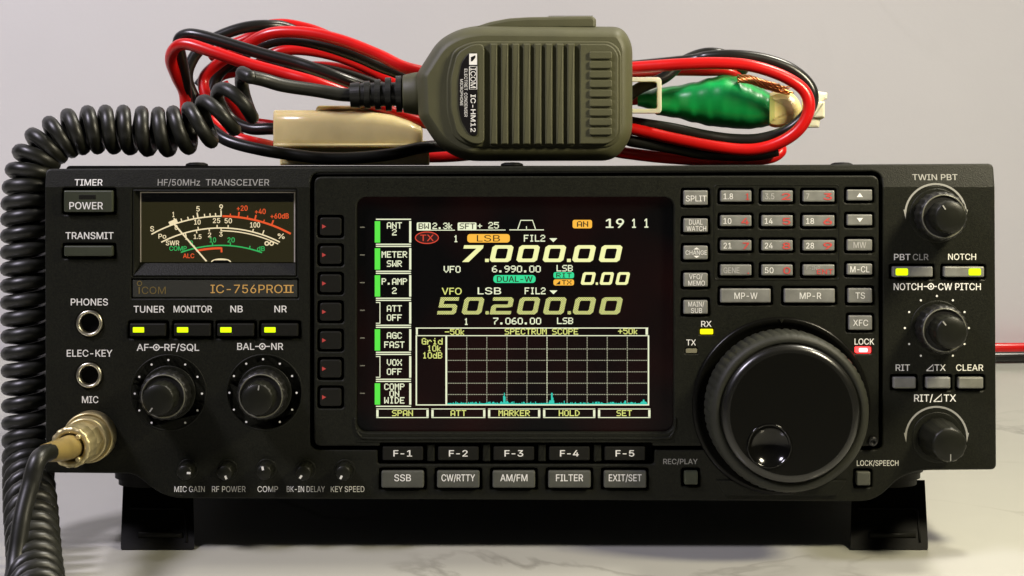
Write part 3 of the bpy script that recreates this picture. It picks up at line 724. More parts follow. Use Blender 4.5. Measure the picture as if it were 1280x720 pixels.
# glossy dial face with a finger dimple sunk into it
fx, fy, fr_ = cx - 26.5, cy + 38, 26.5
mb = MB(); N_ = 96
mb.knob(cx, cy, [(85, 22.0), (84.6, 22.9), (83.6, 23.7), (82.0, 24.4), (79.5, 25.0), (77, 25.25), (74, 25.3)], N_, 1, cap=False)
loops = [[Vector((cx + 74 * math.sin(2 * math.pi * i / N_), cy - 74 * math.cos(2 * math.pi * i / N_), 0)) for i in range(N_)], [Vector((fx + fr_ * math.sin(2 * math.pi * i / N_), fy - fr_ * math.cos(2 * math.pi * i / N_), 0)) for i in range(N_)]]
mb.add([P(v.x, v.y, 25.3) for lp in loops for v in lp], [list(t) for t in tessellate_polygon(loops)])
o = part(mb, 'dial_face', [M_gloss, mat('dial_rim_gloss', (0.006, 0.006, 0.0045), 0.27, spec=0.7)], dial)
R_d = (fr_ - 2.5) / math.sin(math.radians(46)); dpr = [(fr_ + 0.8, -0.3), (fr_ + 0.6, 0.25), (fr_ - 0.4, 0.5), (fr_ - 1.6, 0.35)]
for k in range(13):
    a = math.radians(46 * (1 - k / 12.0)); dpr.append((max(0.3, R_d * math.sin(a)), -(math.cos(a) - math.cos(math.radians(46))) * R_d * S * 1000))
mb = MB(); mb.revolve(P(fx, fy, 25.3), (0, -1, 0), [(r * S, t * 1e-3) for r, t in dpr], 64, cap=False)
part(mb, 'finger_dimple', mat('dimple_gloss', (0.003, 0.003, 0.0025), 0.12, spec=0.35), dial)
# dial surround at the lower edge
mb = MB(); mb.prism([(895, 600), (906, 619), (1046, 619), (1058, 600)], 0.05, 0.9, 0.3); part(mb, 'dial_shroud', M_panel)
# panel screw by the dial
mb = MB(); mb.knob(1090, 551, [(6.4, 0.9), (6.4, 1.5), (5.4, 2.1), (2.6, 2.2), (2.2, 1.5), (.2, 1.4)], 24); part(mb, 'panel_screw', mat('screw_black', (0.05, 0.05, 0.05), 0.3, metal=0.8))

# --- display
mb = MB(); mb.prism(rrect(443, 243, 845, 543, 12, 5), -9.5, -2.0); disp = part(mb, 'display_screen', M_screen)
mb = MB()   # sloping lower lip of the display opening
vs = [P(452, 540, -1.9), P(836, 540, -1.9), P(842, 548, 1.0), P(446, 548, 1.0), P(446, 552, 1.1), P(842, 552, 1.1)]
mb.add(vs, [[0, 1, 2, 3], [3, 2, 5, 4]]); part(mb, 'display_lip', M_panel)
mb = MB(); mb.tube(catmull([P(*p, 0.95) for p in ((444, 522), (444.5, 534), (450, 544), (462, 547.5), (540, 547.6), (640, 547.6), (760, 547.6), (828, 547.4), (839, 543.5), (843.5, 534), (844, 522))], 8), 0.00045, 8); part(mb, 'display_lip', M_panel)
mb = MB()
for i in range(7): mb.rect(449.5, 283.6 + 34.7 * i, 455.5, 284.9 + 34.7 * i, -1.9)
part(mb, 'key_tick', M_inkg, disp)
HS = -1.9
W_, G_, O_, Tq, R_, RD, K_, BG, DM, CY, GR, YL = range(12)
SM = [M_s_w, M_s_g, M_s_o, M_s_t, M_s_r, M_s_rd, M_s_k, M_s_big, M_s_dim, M_s_c, M_s_grid, M_s_y]
def sub(mb, name): part(mb, name, SM, disp)
soft = [('ANT', '2'), ('METER', 'SWR'), ('P.AMP', '2'), ('ATT', 'OFF'), ('AGC', 'FAST'), ('VOX', 'OFF'), ('COMP', 'ON', 'WIDE')]
for i, ls in enumerate(soft):
    mb = MB(); t = 275.5 + 33.85 * i
    mb.rect(469.5, t - 1.9, 513.5, t - 0.5, HS, W_); mb.rect(469.5, t + 29.4, 513.5, t + 30.8, HS, W_)
    mb.rect(511.2, t + 1, 513.8, t + 28, HS, W_)
    if i in (3, 5):
        mb.rect(474, t + 1, 475, t + 28, HS, W_); mb.rect(469.5, t + 1, 475, t + 2, HS, W_); mb.rect(469.5, t + 27, 475, t + 28, HS, W_)
    else: mb.rect(468, t + 1.2, 474.8, t + 28, HS, G_)
    ys = {0: (6.5, 15), 6: (5.5, 14.2, 22.6)}.get(i, (9, 20.5) if len(ls) == 2 else ())
    for s_, dy in zip(ls, ys):
        w = 6.55 * len(s_) - 1; c = 492.6; pix(mb, s_, c - w / 2, c + w / 2, t + dy, 7.9, HS, W_)
    sub(mb, 'soft_key_box')
HL = HS + 0.03
mb = MB()
def pill(x0, y0, x1, y1, m, r=2.5): mb.flat(rrect(x0, y0, x1, y1, r), HS, m)
pill(520.7, 278.3, 538.2, 288, W_, 1.5); pix(mb, 'BW', 523, 536, 283, 7, HL, K_); pix(mb, '2.3k', 540.5, 566, 282.6, 8); mb.rect(520.7, 287.4, 568.5, 288.4, HL, W_)
pill(572, 278.3, 595.5, 288, W_, 1.5); pix(mb, 'SFT', 574.5, 593.5, 283, 7, HL, K_); pix(mb, '+', 597, 602.5, 282.6, 7); pix(mb, '25', 610.5, 623.5, 281.8, 8); mb.rect(572, 287.2, 632, 288.2, HL, W_)
mb.band([(647.3, 286.5), (651, 275.6), (665.8, 275.6), (669.5, 286.5)], 1.2, HS, W_); mb.rect(636.7, 287, 680, 288.1, HS, W_); mb.rect(657.7, 283, 658.7, 286.5, HS, W_)
pill(716, 275, 740.4, 285.6, O_); pix(mb, 'AN', 721.5, 735.5, 280.3, 7, HL, K_)
text(mb, '19', 757.5, 780.5, 279.3, 11.5, HS, W_, 0.03); text(mb, '1', 790.5, 795.5, 279.3, 11.5, HS, W_, 0.03); text(mb, '1', 806, 811, 279.1, 11.5, HS, W_, 0.03)
mb.flat(circ(533.4, 297.4, 14.4, 32, 7.2), HS, RD); pts = circ(533.4, 297.4, 14.4, 32, 7.2); mb.band(pts + pts[:2], 1.2, HL, R_); text(mb, 'TX', 525, 542, 297.6, 8, HL, R_, 0.01)
pix(mb, '1', 567, 572.5, 298.6, 8.6); pill(584, 292.8, 637.3, 303.4, O_, 3.5); text(mb, 'LSB', 596, 625, 298.1, 8.0, HL, K_, 0.0)
pix(mb, 'FIL2', 655, 681.5, 298, 8.4); mb.flat([(686.8, 298), (696.8, 298), (691.8, 303)], HS, W_)
sub(mb, 'status_readout')
def bigdig(mb, c, x0, x1, y0, y1, m, tv=0.24, th=0.2):
    w = (x1 - x0); hgt = y1 - y0; sl = 0.22 * hgt; ww = w - sl
    def q_(u, v): return (x0 + u * ww + sl * (1 - v), y0 + v * hgt)
    def pg(pts): mb.flat([q_(*p) for p in pts], HS, m)
    def quad(u0, v0, u1, v1): pg([(u0, v0), (u1, v0), (u1, v1), (u0, v1)])
    ch = 0.12
    if c == '0':
        o8 = [(ch, 0), (1 - ch, 0), (1, ch), (1, 1 - ch), (1 - ch, 1), (ch, 1), (0, 1 - ch), (0, ch)]
        e = 0.05; i8 = [(tv + e, th), (1 - tv - e, th), (1 - tv, th + e), (1 - tv, 1 - th - e), (1 - tv - e, 1 - th), (tv + e, 1 - th), (tv, 1 - th - e), (tv, th + e)]
        mb.add([P(*q_(*p), HS) for p in o8 + i8], [[i, (i + 1) % 8, 8 + (i + 1) % 8, 8 + i] for i in range(8)], m)
    elif c == '7':
        pg([(0, 0), (1, 0), (1, th * 0.8), (0.98, th), (0, th)]); pg([(1 - tv * 1.4, th), (0.98, th), (0.42, 1), (0.08, 1)])
    elif c == '5':
        quad(0, 0, 1, th); quad(0, th, tv, 0.4); quad(0, 0.4, 1 - ch, 0.4 + th); pg([(1 - tv, 0.4 + th * .6), (1 - ch, 0.4), (1, 0.4 + ch), (1, 1 - ch), (1 - ch, 1), (1 - tv, 1)]); quad(0, 1 - th, 1 - tv, 1)
    elif c == '2':
        quad(0, 0, 1 - tv, th); pg([(1 - tv, 0), (1 - ch, 0), (1, ch), (1, 0.55), (1 - tv, 0.6)]); pg([(ch, 0.42), (1 - tv, 0.42), (1 - tv, 0.6), (tv, 0.6), (tv, 1 - th), (0, 1 - th), (0, 0.55)]); quad(0, 1 - th, 1, 1)
    elif c == '.': mb.rect(x0, y1 - (y1 - y0) * 0.19, x1, y1, HS, m)
mb = MB()
for c, a, b in (('7', 575.5, 604.5), ('.', 606.3, 611), ('0', 611.5, 642.5), ('0', 645, 675.5), ('0', 678, 708.5), ('.', 709, 713.8), ('0', 715, 745.8), ('0', 748.3, 779)): bigdig(mb, c, a, b, 306.8, 327.8, BG)
sub(mb, 'frequency_readout')
mb = MB()
for c, a, b in (('0', 725.8, 745.5), ('.', 745.0, 747.8), ('0', 749.6, 768.3), ('0', 769.3, 788.4)): bigdig(mb, c, a, b, 340.6, 356.4, BG)
sub(mb, 'offset_readout')
mb = MB()
for c, a, b in (('5', 546, 574), ('0', 576.5, 606), ('.', 606.8, 611), ('2', 612, 643), ('0', 645.5, 676), ('0', 678.5, 709), ('.', 709.8, 714), ('0', 715.5, 746), ('0', 748.5, 779.5)): bigdig(mb, c, a, b, 372, 393.5, DM)
sub(mb, 'frequency_readout')
mb = MB()
pix(mb, 'VFO', 554.5, 575.5, 337, 8.4); pix(mb, '6.990.00', 615, 676, 336.6, 8.4); pix(mb, 'LSB', 696, 716, 335.6, 8)
pill(616.7, 344.2, 669.6, 354, Tq, 4); text(mb, 'DUAL-W', 621, 666, 349.2, 7.2, HL, K_, 0.03)
pill(692, 340.6, 717.8, 348.2, Tq, 2.5); pix(mb, 'RIT', 695.5, 714.5, 344.5, 5.6, HL, K_); pill(692, 349.6, 717.8, 357.2, O_, 2.5); pix(mb, 'TX', 702.5, 714.5, 353.4, 5.6, HL, K_); mb.flat([(695, 356), (700.5, 356), (700.5, 351)], HL, K_)
text(mb, 'VFO', 552, 577, 364.4, 8.6, HS, YL, 0.02); text(mb, 'LSB', 597, 626.5, 364, 8.6, HS, W_, 0.02); pix(mb, 'FIL2', 656, 682, 364, 8.4); mb.flat([(687, 363.4), (697, 363.4), (692, 368.2)], HS, W_)
pix(mb, '1', 580, 585.5, 402.4, 8.4); pix(mb, '7.060.00', 616.5, 676.5, 401.8, 8.4); pix(mb, 'LSB', 696.6, 716.5, 401.5, 8)
sub(mb, 'mode_readout')
mb = MB()
mb.rect(519.3, 410, 810.8, 411.2, HS, W_); mb.rect(519.3, 419.6, 812, 420.7, HS, W_); mb.rect(519.6, 411.2, 522, 419, HS, W_); mb.rect(807.5, 411.2, 810.5, 419, HS, W_)
pix(mb, '-50k', 556, 581, 415.4, 7.6, HS, YL); pix(mb, 'SPECTRUM', 631, 683.5, 415, 7.6, HS, YL); pix(mb, 'SCOPE', 690.5, 723, 415, 7.6, HS, YL); pix(mb, '+50k', 773, 798, 414.6, 7.6, HS, YL)
mb.rect(519.3, 420.7, 521, 507.6, HS, W_); mb.rect(556.6, 420.7, 558.8, 506.3, HS, W_); mb.rect(810.2, 420.7, 812, 507.6, HS, W_); mb.rect(521, 506.3, 810.2, 507.6, HS, W_)
pix(mb, 'Grid', 527, 553, 427.2, 8, HS, YL); pix(mb, '10k', 534, 551.5, 436, 7.6, HS, YL); pix(mb, '10dB', 528, 552.5, 444.8, 7.8, HS, YL)
for k in range(9):
    x = 583.3 + 25.15 * k; y = 421.5
    while y < 505: mb.rect(x - 0.45, y, x + 0.55, y + 1.3, HS, W_ if k == 4 else GR); y += 2.1
for y in (436.7, 451, 465.4, 479.7, 493.8):
    x = 559.5
    while x < 810: mb.rect(x, y - 0.4, x + 1.4, y + 0.55, HS, GR); x += 2.2
x = 559.0
rnd = random.Random(3)
while x < 810:
    hh = 1.2 + rnd.random() ** 3 * 2.4
    for px, ph, pw in ((630.4, 15, 1.6), (626.6, 4, 2), (634, 5, 1.6), (690, 20, 0.9), (688, 6, 1.6), (691.6, 9, 1), (705.5, 4.5, 1), (782, 6.5, .9), (805, 7, 1.6), (803, 4, 2.4)):
        if abs(x + 0.5 - px) < pw: hh = max(hh, ph * (1 - 0.5 * abs(x + .5 - px) / pw))
    mb.rect(x, 506.3 - hh, x + 1.02, 506.3, HL, CY); x += 1.0
sub(mb, 'spectrum_graph')
for t, x0, x1, w in (('SPAN', 470, 535.6, 26), ('ATT', 539, 606.7, 19.5), ('MARKER', 610, 675.5, 39), ('HOLD', 679, 744.5, 26), ('SET', 747.8, 813.6, 19)):
    mb = MB(); mb.rect(x0, 511.5, x1, 512.5, HS, W_); mb.rect(x0, 522.3, x1, 523.3, HS, W_); mb.rect(x0, 513.2, x0 + 2.8, 521.8, HS, W_); mb.rect(x1 - 2.8, 513.2, x1, 521.8, HS, W_)
    c = (x0 + x1) / 2; pix(mb, t, c - w / 2, c + w / 2, 517.2, 7.6, HS, YL); sub(mb, 'function_key_label')

# --- feet
def foot(xa, xb, out_, sgn, lit):
    mb = MB()
    # folded-out leg: a plate that splays a little towards the bottom and the viewer
    top = [L(xa + (3 if sgn < 0 else 2), 600, -40), L(xb - (2 if sgn < 0 else 4), 600, -40), L(xb - (2 if sgn < 0 else 4), 600, -28), L(xa + (3 if sgn < 0 else 2), 600, -28)]
    zt = -(ZC - 0.0003) / math.cos(TH)
    def bt(px, h):
        q = L(px, 683, h); y = -h * 1e-3
        q.z = (0.0004 - ZC + y * math.sin(TH)) / math.cos(TH); return q
    bot = [bt(xa - (0 if sgn < 0 else 0), -16), bt(xb, -16), bt(xb, -4), bt(xa, -4)]
    mid = [a.lerp(b, 0.95) for a, b in zip(top, bot)]
    mb.loft([top, mid, bot]); leg = part(mb, 'tilt_foot', M_case)
    f = lambda u, v: (top[3].lerp(top[2], u)).lerp(bot[3].lerp(bot[2], u), v) + Vector((0, -0.0003, 0))
    def ridge(pts, r):
        m2 = MB(); m2.tube([f(*p) for p in pts], r, 8); return m2
    part(ridge([(0.10, 0.42), (0.86, 0.42), (0.88, 0.45), (0.90, 0.9)], 0.0004), 'foot_rib', M_case, leg)
    part(ridge([(0.24, 0.80), (0.84, 0.80)], 0.0012), 'foot_slot', M_keyd, leg)
    c = L(out_, 590, -21); c.z = P(0, 590).z
    mb = MB(); mb.revolve(c, (0, 0, -1), [(0.0138, -0.001), (0.0138, 0.0024), (0.0128, 0.0027), (0.0128, 0.0048), (0.0115, 0.0051), (0.0115, 0.0072), (0.009, 0.0076)], 40); part(mb, 'rubber_foot', M_case)
foot(151, 243, 188, -1, False); foot(1063, 1160, 1106, 1, True)
for px in (190, 1100):
    q = P(px, 590, -262); zt = (-ZC + 0.262 * math.sin(TH) + 0.0005) / math.cos(TH)
    mb = MB(); mb.revolve(q, (0, 0, -1), [(0.011, -0.001), (0.011, (q.z - zt) * 0.7), (0.0095, q.z - zt)], 28); part(mb, 'rear_foot', M_case)

# ------------------------------------------------------------------ microphone with coiled cord
def bz(px, py, h): q = M @ L(px, py, h); return q
mic = thing('microphone', 'olive grey hand microphone with black coiled cord, standing on top of the radio', 'microphone', M @ L(655, 206, -40))
out_m = rpoly([(521, 92), (548, 50), (574, 36), (600, 31.5), (778, 33.5), (790.5, 55), (790.5, 172), (768, 201), (580, 201.5), (548, 184), (523, 146)], [6, 14, 14, 10, 22, 12, 20, 16, 22, 16, 6], 6)
mb = MB()
rings = []
for d, h in ((22, -64), (12, -62), (4, -57), (0.8, -49), (0, -40), (0, -32), (2.0, -26.5), (6.5, -23.2), (13, -21.6)):
    rings.append([L(x, y, h) for x, y in (inset(out_m, d) if d else out_m)])
mb.loft(rings, 0, True); body = mb.build('mic_body', M_mic, mic)
mb = MB(); mb.prism(rpoly([(558, 95), (566, 62), (590, 51.5), (764, 51.5), (777, 64), (777, 171), (764, 184), (590, 184), (566, 172), (558, 140)], 10, 5), -24, -20.8, 0.5, pf=L); mb.build('face_frame', M_mic, mic, body)
def mprism(poly, h0, h1, bev, name, m, parent=body):
    b = MB(); b.prism(poly, h0, h1, bev, pf=L); return b.build(name, m, mic, parent)
mb = MB()
mb.prism(rpoly([(563, 98), (571, 66), (590, 55), (605.5, 55), (605.5, 180), (590, 180), (571, 168), (563, 136)], 8, 4), -21, -18.9, 0.4, pf=L)
gx = [610 + 13.8 * k for k in range(9)]
for k in range(8):
    xa = gx[k] + 2.4; mb.prism(rrect(xa, 54.5, xa + 9.2, 180.5, 1), -21, -18.9, 0.5, pf=L)
mb.prism(rpoly([(724.5, 55), (762, 55), (773, 66), (773, 169), (762, 180), (724.5, 180)], [1, 8, 8, 8, 8, 1], 4), -21, -18.9, 0.4, pf=L)
mb.build('grille', M_mic, mic, body)
mb = MB()
for k in range(9):
    y0 = 64.5 + 11.9 * k
    if k < 9: mb.prism(rrect(736.5, y0, 765, y0 + 9.0, 2), -19, -17.9, 0.3, pf=L)
mb.build('speaker_slots', M_mic, mic, body)
o = mprism(rpoly([(573, 100), (577, 78), (586, 66), (597, 65.5), (597, 170.5), (586, 168), (577, 152), (573, 134)], 5, 4), -19, -18.5, 0.1, 'name_plate', M_miclab)
mb = MB(); h = -18.42
mb.rect(586.5, 67, 596.3, 81, h, 0, L); mb.flat([(588.6, 71.5), (594.3, 69), (594.3, 71.8), (590.5, 76.5), (588.6, 76.8)], h + .05, 1, L)
pts = [(586.8, 83), (596, 83), (596, 111.5), (586.8, 111.5), (586.8, 83), (590, 83)]; mb.band(pts, 0.9, h, 0, L)
text(mb, 'ICOM', 85, 110, 591.4, 6.6, h + 0.02, 0, 0.01, L, True); text(mb, 'IC-HM12', 118, 165, 591.4, 6.2, h, 0, 0.03, L, True)
text(mb, 'ELECTRET', 86, 113, 582.3, 3.8, h, 0, 0.0, L, True); text(mb, 'CONDENSER', 116, 146, 582.3, 3.8, h, 0, 0.0, L, True); text(mb, 'MICROPHONE', 99, 132, 577.0, 3.6, h, 0, 0.0, L, True)
mb.build('lettering', [M_ink, M_miclab], mic, o)
mb = MB(); mb.prism(rpoly([(596, 33), (612, 27.5), (636, 23), (660, 21.5), (741, 20.2), (745, 24), (745, 36), (596, 36)], [2, 6, 4, 6, 3, 2, 1, 1], 4), -52, -29, 1.0, pf=L)
for k in range(20):
    x = 686 + k * 2.8; mb.prism([(x, 19.4), (x + 1.5, 19.4), (x + 1.5, 22), (x, 22)], -50, -31, 0, pf=L)
mb.build('talk_switch', M_mic, mic, body)
# strain relief
ax0 = L(523, 117, -40); ax1 = L(438, 119, -40); ax = (ax1 - ax0); ln = ax.length
mb = MB(); mb.revolve(ax0, ax, [(0.0082, -0.002), (0.0080, ln * 0.05), (0.0072, ln * 0.2), (0.0070, ln * 0.22), (0.005, ln * 0.24)], 40); mb.build('cord_collar', M_mic, mic)
prof = [(0.005, ln * 0.18)]
for k in range(4):
    a = 0.24 + k * 0.155; r = 0.0069 - k * 0.00055
    prof += [(0.0045, ln * a), (r, ln * (a + 0.005)), (r, ln * (a + 0.085)), (0.0045, ln * (a + 0.09))]
prof += [(0.0044, ln * 0.86), (0.0050, ln * 0.861), (0.0046, ln * 0.998), (0.003, ln)]
mb = MB(); mb.revolve(ax0, ax, prof, 40, smooth=False); mb.build('strain_relief', M_cord, mic)
# coiled cord: straight lead, helix, straight lead to the plug
RW = 0.00262; RC = 0.00685
path = catmull([L(*p) for p in ((318, 116, -36), (296, 128, -34), (272, 145, -31), (245, 158, -29), (205, 165, -28), (150, 162, -27), (103, 163, -25), (78, 170, -24), (56, 184, -23), (41, 206, -22), (34, 240, -21.5), (33, 300, -21), (33, 400, -21), (33, 500, -21), (34, 560, -19), (36, 604, -7), (39, 646, 20), (42, 688, 52), (46, 738, 92), (52, 780, 128))], 14)
acc = [0.0]
for a, b in zip(path, path[1:]): acc.append(acc[-1] + (b - a).length)
tot = acc[-1]
def at(sx):
    import bisect
    k = min(len(path) - 2, max(0, bisect.bisect_right(acc, sx) - 1)); u = (sx - acc[k]) / max(1e-9, acc[k + 1] - acc[k])
    return path[k].lerp(path[k + 1], u), (path[min(len(path) - 1, k + 2)] - path[max(0, k - 1)]).normalized()
lead = catmull([L(*p) for p in ((446, 119, -40), (425, 118, -39.5), (395, 113, -38), (355, 107, -34), (330, 100, -31), (312, 96, -27))], 10)
pts = []
pitch0, sx, ang = 0.0062, 0.0, math.radians(70)
T0 = at(0)[1]; Nn = Vector((0, -1, 0)); Nn = (Nn - T0 * Nn.dot(T0)).normalized()
hel = []
NS = 18
while sx < tot:
    c, T = at(sx); Nn = (Nn - T * Nn.dot(T)).normalized(); B = T.cross(Nn)
    grow_ = 1.0 + 0.14 * max(0, 1 - sx / 0.035) + 0.03 * math.sin(sx * 61)
    hel.append(c + (Nn * math.cos(ang) + B * math.sin(ang)) * RC * grow_)
    open_ = 1.0 + 0.55 * max(0, 1 - sx / 0.03) + 0.75 * max(0.0, min(1.0, (sx - 0.205) / 0.02)) + 0.10 * math.sin(sx * 37 + 1) * (1 if sx < 0.11 else 0.3)
    sx += pitch0 * open_ / NS; ang += 2 * math.pi / NS
# bridge lead to helix smoothly
br = catmull([lead[-2], lead[-1], lead[-1].lerp(hel[0], 0.5) + Vector((-0.002, 0, 0.001)), hel[0], hel[1]], 6)
tail = catmull([hel[-2], hel[-1], L(70, 812, 128), L(40, 800, 112), L(14, 760, 92), L(18, 714, 76), L(27.5, 648, 68), L(38, 606, 63), L(43, 586, 62), L(48, 574, 60), L(55, 567.5, 55.5), L(63, 565, 50)], 12)
cord = lead[:-2] + br[:-6] + hel + tail[13:]
rad = [RW] * (len(cord) - len(tail) + 13) + [RW * (1.0 + 0.14 * min(1, k / 12)) for k in range(len(tail) - 13)]
mb = MB(); mb.tube(cord, rad, 12); mb.build('coiled_cord', M_cord, mic)
# plug in the front socket
pa = P(115, 544, 0)
mb = MB(); mb.revolve(pa, (0, -1, 0), [(31.5 * S, 0.0004), (31.5 * S, 0.007), (30.3 * S, 0.0078), (29 * S, 0.0078), (28 * S, 0.007), (27.5 * S, 0.0072), (27.5 * S, 0.0125), (26 * S, 0.0135), (25 * S, 0.0135)], 56)
pg = mb.build('plug', M_plug, mic)
dirn = Vector((-0.10, -1, -0.02)).normalized()
mb = MB(); mb.revolve(pa + Vector((0, -0.0125, 0)), dirn, [(23.5 * S, 0), (23.5 * S, 0.008), (22 * S, 0.009)], 8, smooth=False); mb.build('plug_nut', M_plug, mic, pg)
mb = MB(); mb.revolve(pa + Vector((0, -0.0125, 0)) + dirn * 0.0085, dirn, [(24.5 * S, 0), (24.5 * S, 0.0075), (23.5 * S, 0.0085), (18 * S, 0.0085), (16.5 * S, 0.0075), (15 * S, 0.004)], 96, wob=lambda k, i: (0.7 * S if (i // 3) % 2 and k < 3 else 0)); mb.build('plug_ring', M_plug, mic, pg)
p0 = pa + Vector((0, -0.0125, 0)) + dirn * 0.014
p1 = L(57, 566, 53)
mb = MB(); tp = catmull([p0, p0.lerp(p1, 0.35) + Vector((0, -0.003, 0)), p0.lerp(p1, 0.7) + Vector((0, -0.002, 0)), p1], 8); n = len(tp)
mb.tube(tp, [(15 - 4.5 * i / (n - 1)) * S for i in range(n)], 24); mb.build('plug_sleeve', M_boot, mic, pg)
mb = MB()
for a in (40, 140, 265):
    a = math.radians(a); c = p0 + dirn * 0.0035 + Vector((math.sin(a), 0, math.cos(a))) * 17.5 * S
    mb.revolve(c - dirn * 0.004, dirn, [(3.4 * S, 0), (3.4 * S, 0.0045), (2.4 * S, 0.0055)], 12)
mb.build('clamp_lug', M_plug, mic, pg)

# ------------------------------------------------------------------ bundled power cable on top of the radio
cab = thing('power_cable', 'looped red and black power cable with green-taped connector, bundled behind the microphone', 'cable', M @ L(640, 207, -90))
RD_ = 0.00238
def wire(name, m, pts, r=RD_, off=0):
    b = MB(); b.tube(catmull([L(*p) for p in pts], 9), r, 12); return b.build(name, m, cab)
# left loops, front to back
wire('red_wire', M_red, [(232, 150, -92), (231, 118, -90), (221, 96, -84), (213.5, 74, -76), (220, 59, -70), (236, 55.5, -67), (269, 66, -64), (311, 80, -62), (356, 92.5, -60), (395, 103.5, -58), (440, 120, -62), (490, 140, -70), (540, 155, -78), (650, 168, -82), (760, 158, -82), (791, 161.5, -80), (838, 172.5, -78), (895, 183.5, -76), (940, 187, -75), (975, 178, -73), (1000, 160, -71), (1011.3, 135, -70), (1004, 112, -70), (976, 94, -70), (937, 82, -70), (895, 79, -71), (849, 80.5, -72), (791, 84.5, -76), (700, 90, -82), (580, 95, -80), (514, 86.5, -76), (473, 68.5, -78), (431, 52, -80), (390, 42, -82), (352, 40, -84), (326, 46, -86), (300, 62, -90), (272, 80, -98), (255, 98, -100), (258, 122, -98), (272, 150, -96), (300, 172, -94)])
wire('black_wire', M_blk, [(243, 160, -92), (234, 128, -92), (231, 98, -86), (226, 72, -80), (223, 52, -76), (232, 43.5, -74), (250, 44.5, -72), (284, 54, -70), (325, 66.5, -68), (367, 77.5, -66), (402, 89, -64), (440, 103, -66), (500, 125, -78), (600, 150, -86), (760, 148, -88), (792, 153.5, -88), (838, 160.5, -87), (883, 170, -86), (918, 174.5, -86), (952, 173.5, -85), (986, 162, -84), (1010, 140, -82), (1016, 120, -80), (1008, 102, -80), (986, 85, -80), (952, 73.5, -80), (917, 69.5, -80), (885, 71, -82), (850, 77, -86), (700, 92, -92), (560, 108, -92), (487, 87.5, -88), (446, 70.5, -88), (404, 56.5, -90), (367, 49.5, -92), (344, 51, -94), (320, 60, -96), (290, 78, -104), (270, 98, -108), (266, 130, -106), (290, 155, -104)])
wire('black_wire', M_blk, [(262, 150, -100), (243, 122, -98), (234, 96, -96), (242, 72, -96), (258, 55, -96), (278, 43.5, -97), (306, 34.5, -98), (334, 32, -100), (362, 36, -104), (420, 62, -108), (520, 110, -108)])
wire('red_wire', M_red, [(262, 70, -112), (286, 58, -110), (312, 47, -108), (330, 34, -106), (350, 30.5, -106), (372, 33, -106), (402, 42, -106), (450, 66, -106), (520, 96, -106)])
wire('black_wire', M_blk, [(248, 108, -112), (262, 92, -112), (284, 84, -112), (330, 82, -112), (420, 100, -112), (520, 120, -112)])
wire('red_wire', M_red, [(262, 108, -116), (282, 92, -116), (330, 88, -116), (410, 84, -114), (470, 100, -112), (530, 120, -110)])
wire('red_wire', M_red, [(318, 84, -106), (345, 66, -104), (375, 62, -104), (420, 70, -104), (465, 88, -104), (520, 118, -104)])
wire('black_wire', M_blk, [(330, 92, -100), (365, 84, -100), (410, 88, -100), (460, 102, -100), (520, 128, -100)])
# lower strands
wire('red_wire', M_red, [(278, 104, -90), (291, 128, -92), (311, 151, -92), (338, 157, -90), (360, 160, -90)])
wire('black_wire', M_blk, [(270, 120, -86), (288, 148, -86), (312, 160.5, -84), (338, 161, -82), (360, 161, -82)])
wire('black_wire', M_blk, [(258, 156, -66), (284, 175.5, -58), (325, 187, -54), (366, 193.5, -52), (402, 197.5, -51), (440, 197.5, -51), (487, 193, -54), (531, 184, -62), (600, 180, -80), (760, 172, -84), (792, 177, -82), (838, 184.5, -81), (880, 192, -80), (940, 194, -80), (972, 188, -80)])
wire('red_wire', M_red, [(262, 150, -72), (284, 168, -70), (325, 180, -68), (380, 188, -90), (540, 196, -100), (640, 188, -96), (740, 186, -90), (783, 191.5, -88), (826, 196.5, -87), (883, 200, -86), (940, 199.5, -86), (966, 196, -86), (976, 186, -88), (960, 176, -96)])
wire('black_wire', M_blk, [(780, 125, -84), (800, 110, -86), (830, 97, -88), (853, 78, -90), (876, 68, -92), (896, 67, -92), (915, 74, -94), (930, 90, -98)])
wire('red_wire', M_red, [(770, 92, -96), (830, 88, -96), (880, 88, -96), (908, 88.5, -96), (925, 96, -98)])
# beige connector on the left
mb = MB()
rings = []
for x, t, b_, d in ((341.5, 141, 186, 11.5), (342.2, 138.5, 188, 13), (344, 137.5, 189, 13.8), (400, 137.5, 190, 14), (440, 137.5, 191, 14), (466, 138, 191, 14), (490, 143, 190.5, 13.6), (512, 151, 189.5, 13), (526, 158, 188.5, 12.4), (528.5, 162, 187, 11)):
    cyy = (t + b_) / 2; r = (b_ - t) / 2; ring = []
    for i in range(40):
        a = 2 * math.pi * i / 40; c_, s_ = math.cos(a), math.sin(a)
        ring.append(L(x, cyy - r * abs(s_) ** 0.5 * (1 if s_ > 0 else -1), -75 + d * abs(c_) ** 0.5 * (1 if c_ > 0 else -1)))
    rings.append(ring)
mb.loft(rings, 0, True); cn = mb.build('connector_housing', M_nylon, cab)
mb = MB(); mb.prism(rrect(342, 179.5, 528, 184.5, 1), -88, -59.8, 0.6, pf=L); mb.build('housing_flange', M_nylon, cab, cn)
mb = MB(); mb.prism(rpoly([(396, 132), (463, 132), (466, 141), (394, 141)], [5, 2, 1, 1], 4), -84, -66, 1.0, pf=L); mb.build('latch', M_nylon, cab, cn)
mb = MB(); mb.prism(rpoly([(350, 178), (536, 176), (537, 206.6), (350, 206.6)], 2, 3), -92, -66, 0.8, pf=L); mb.build('connector_base', M_nylon, cab, cn)
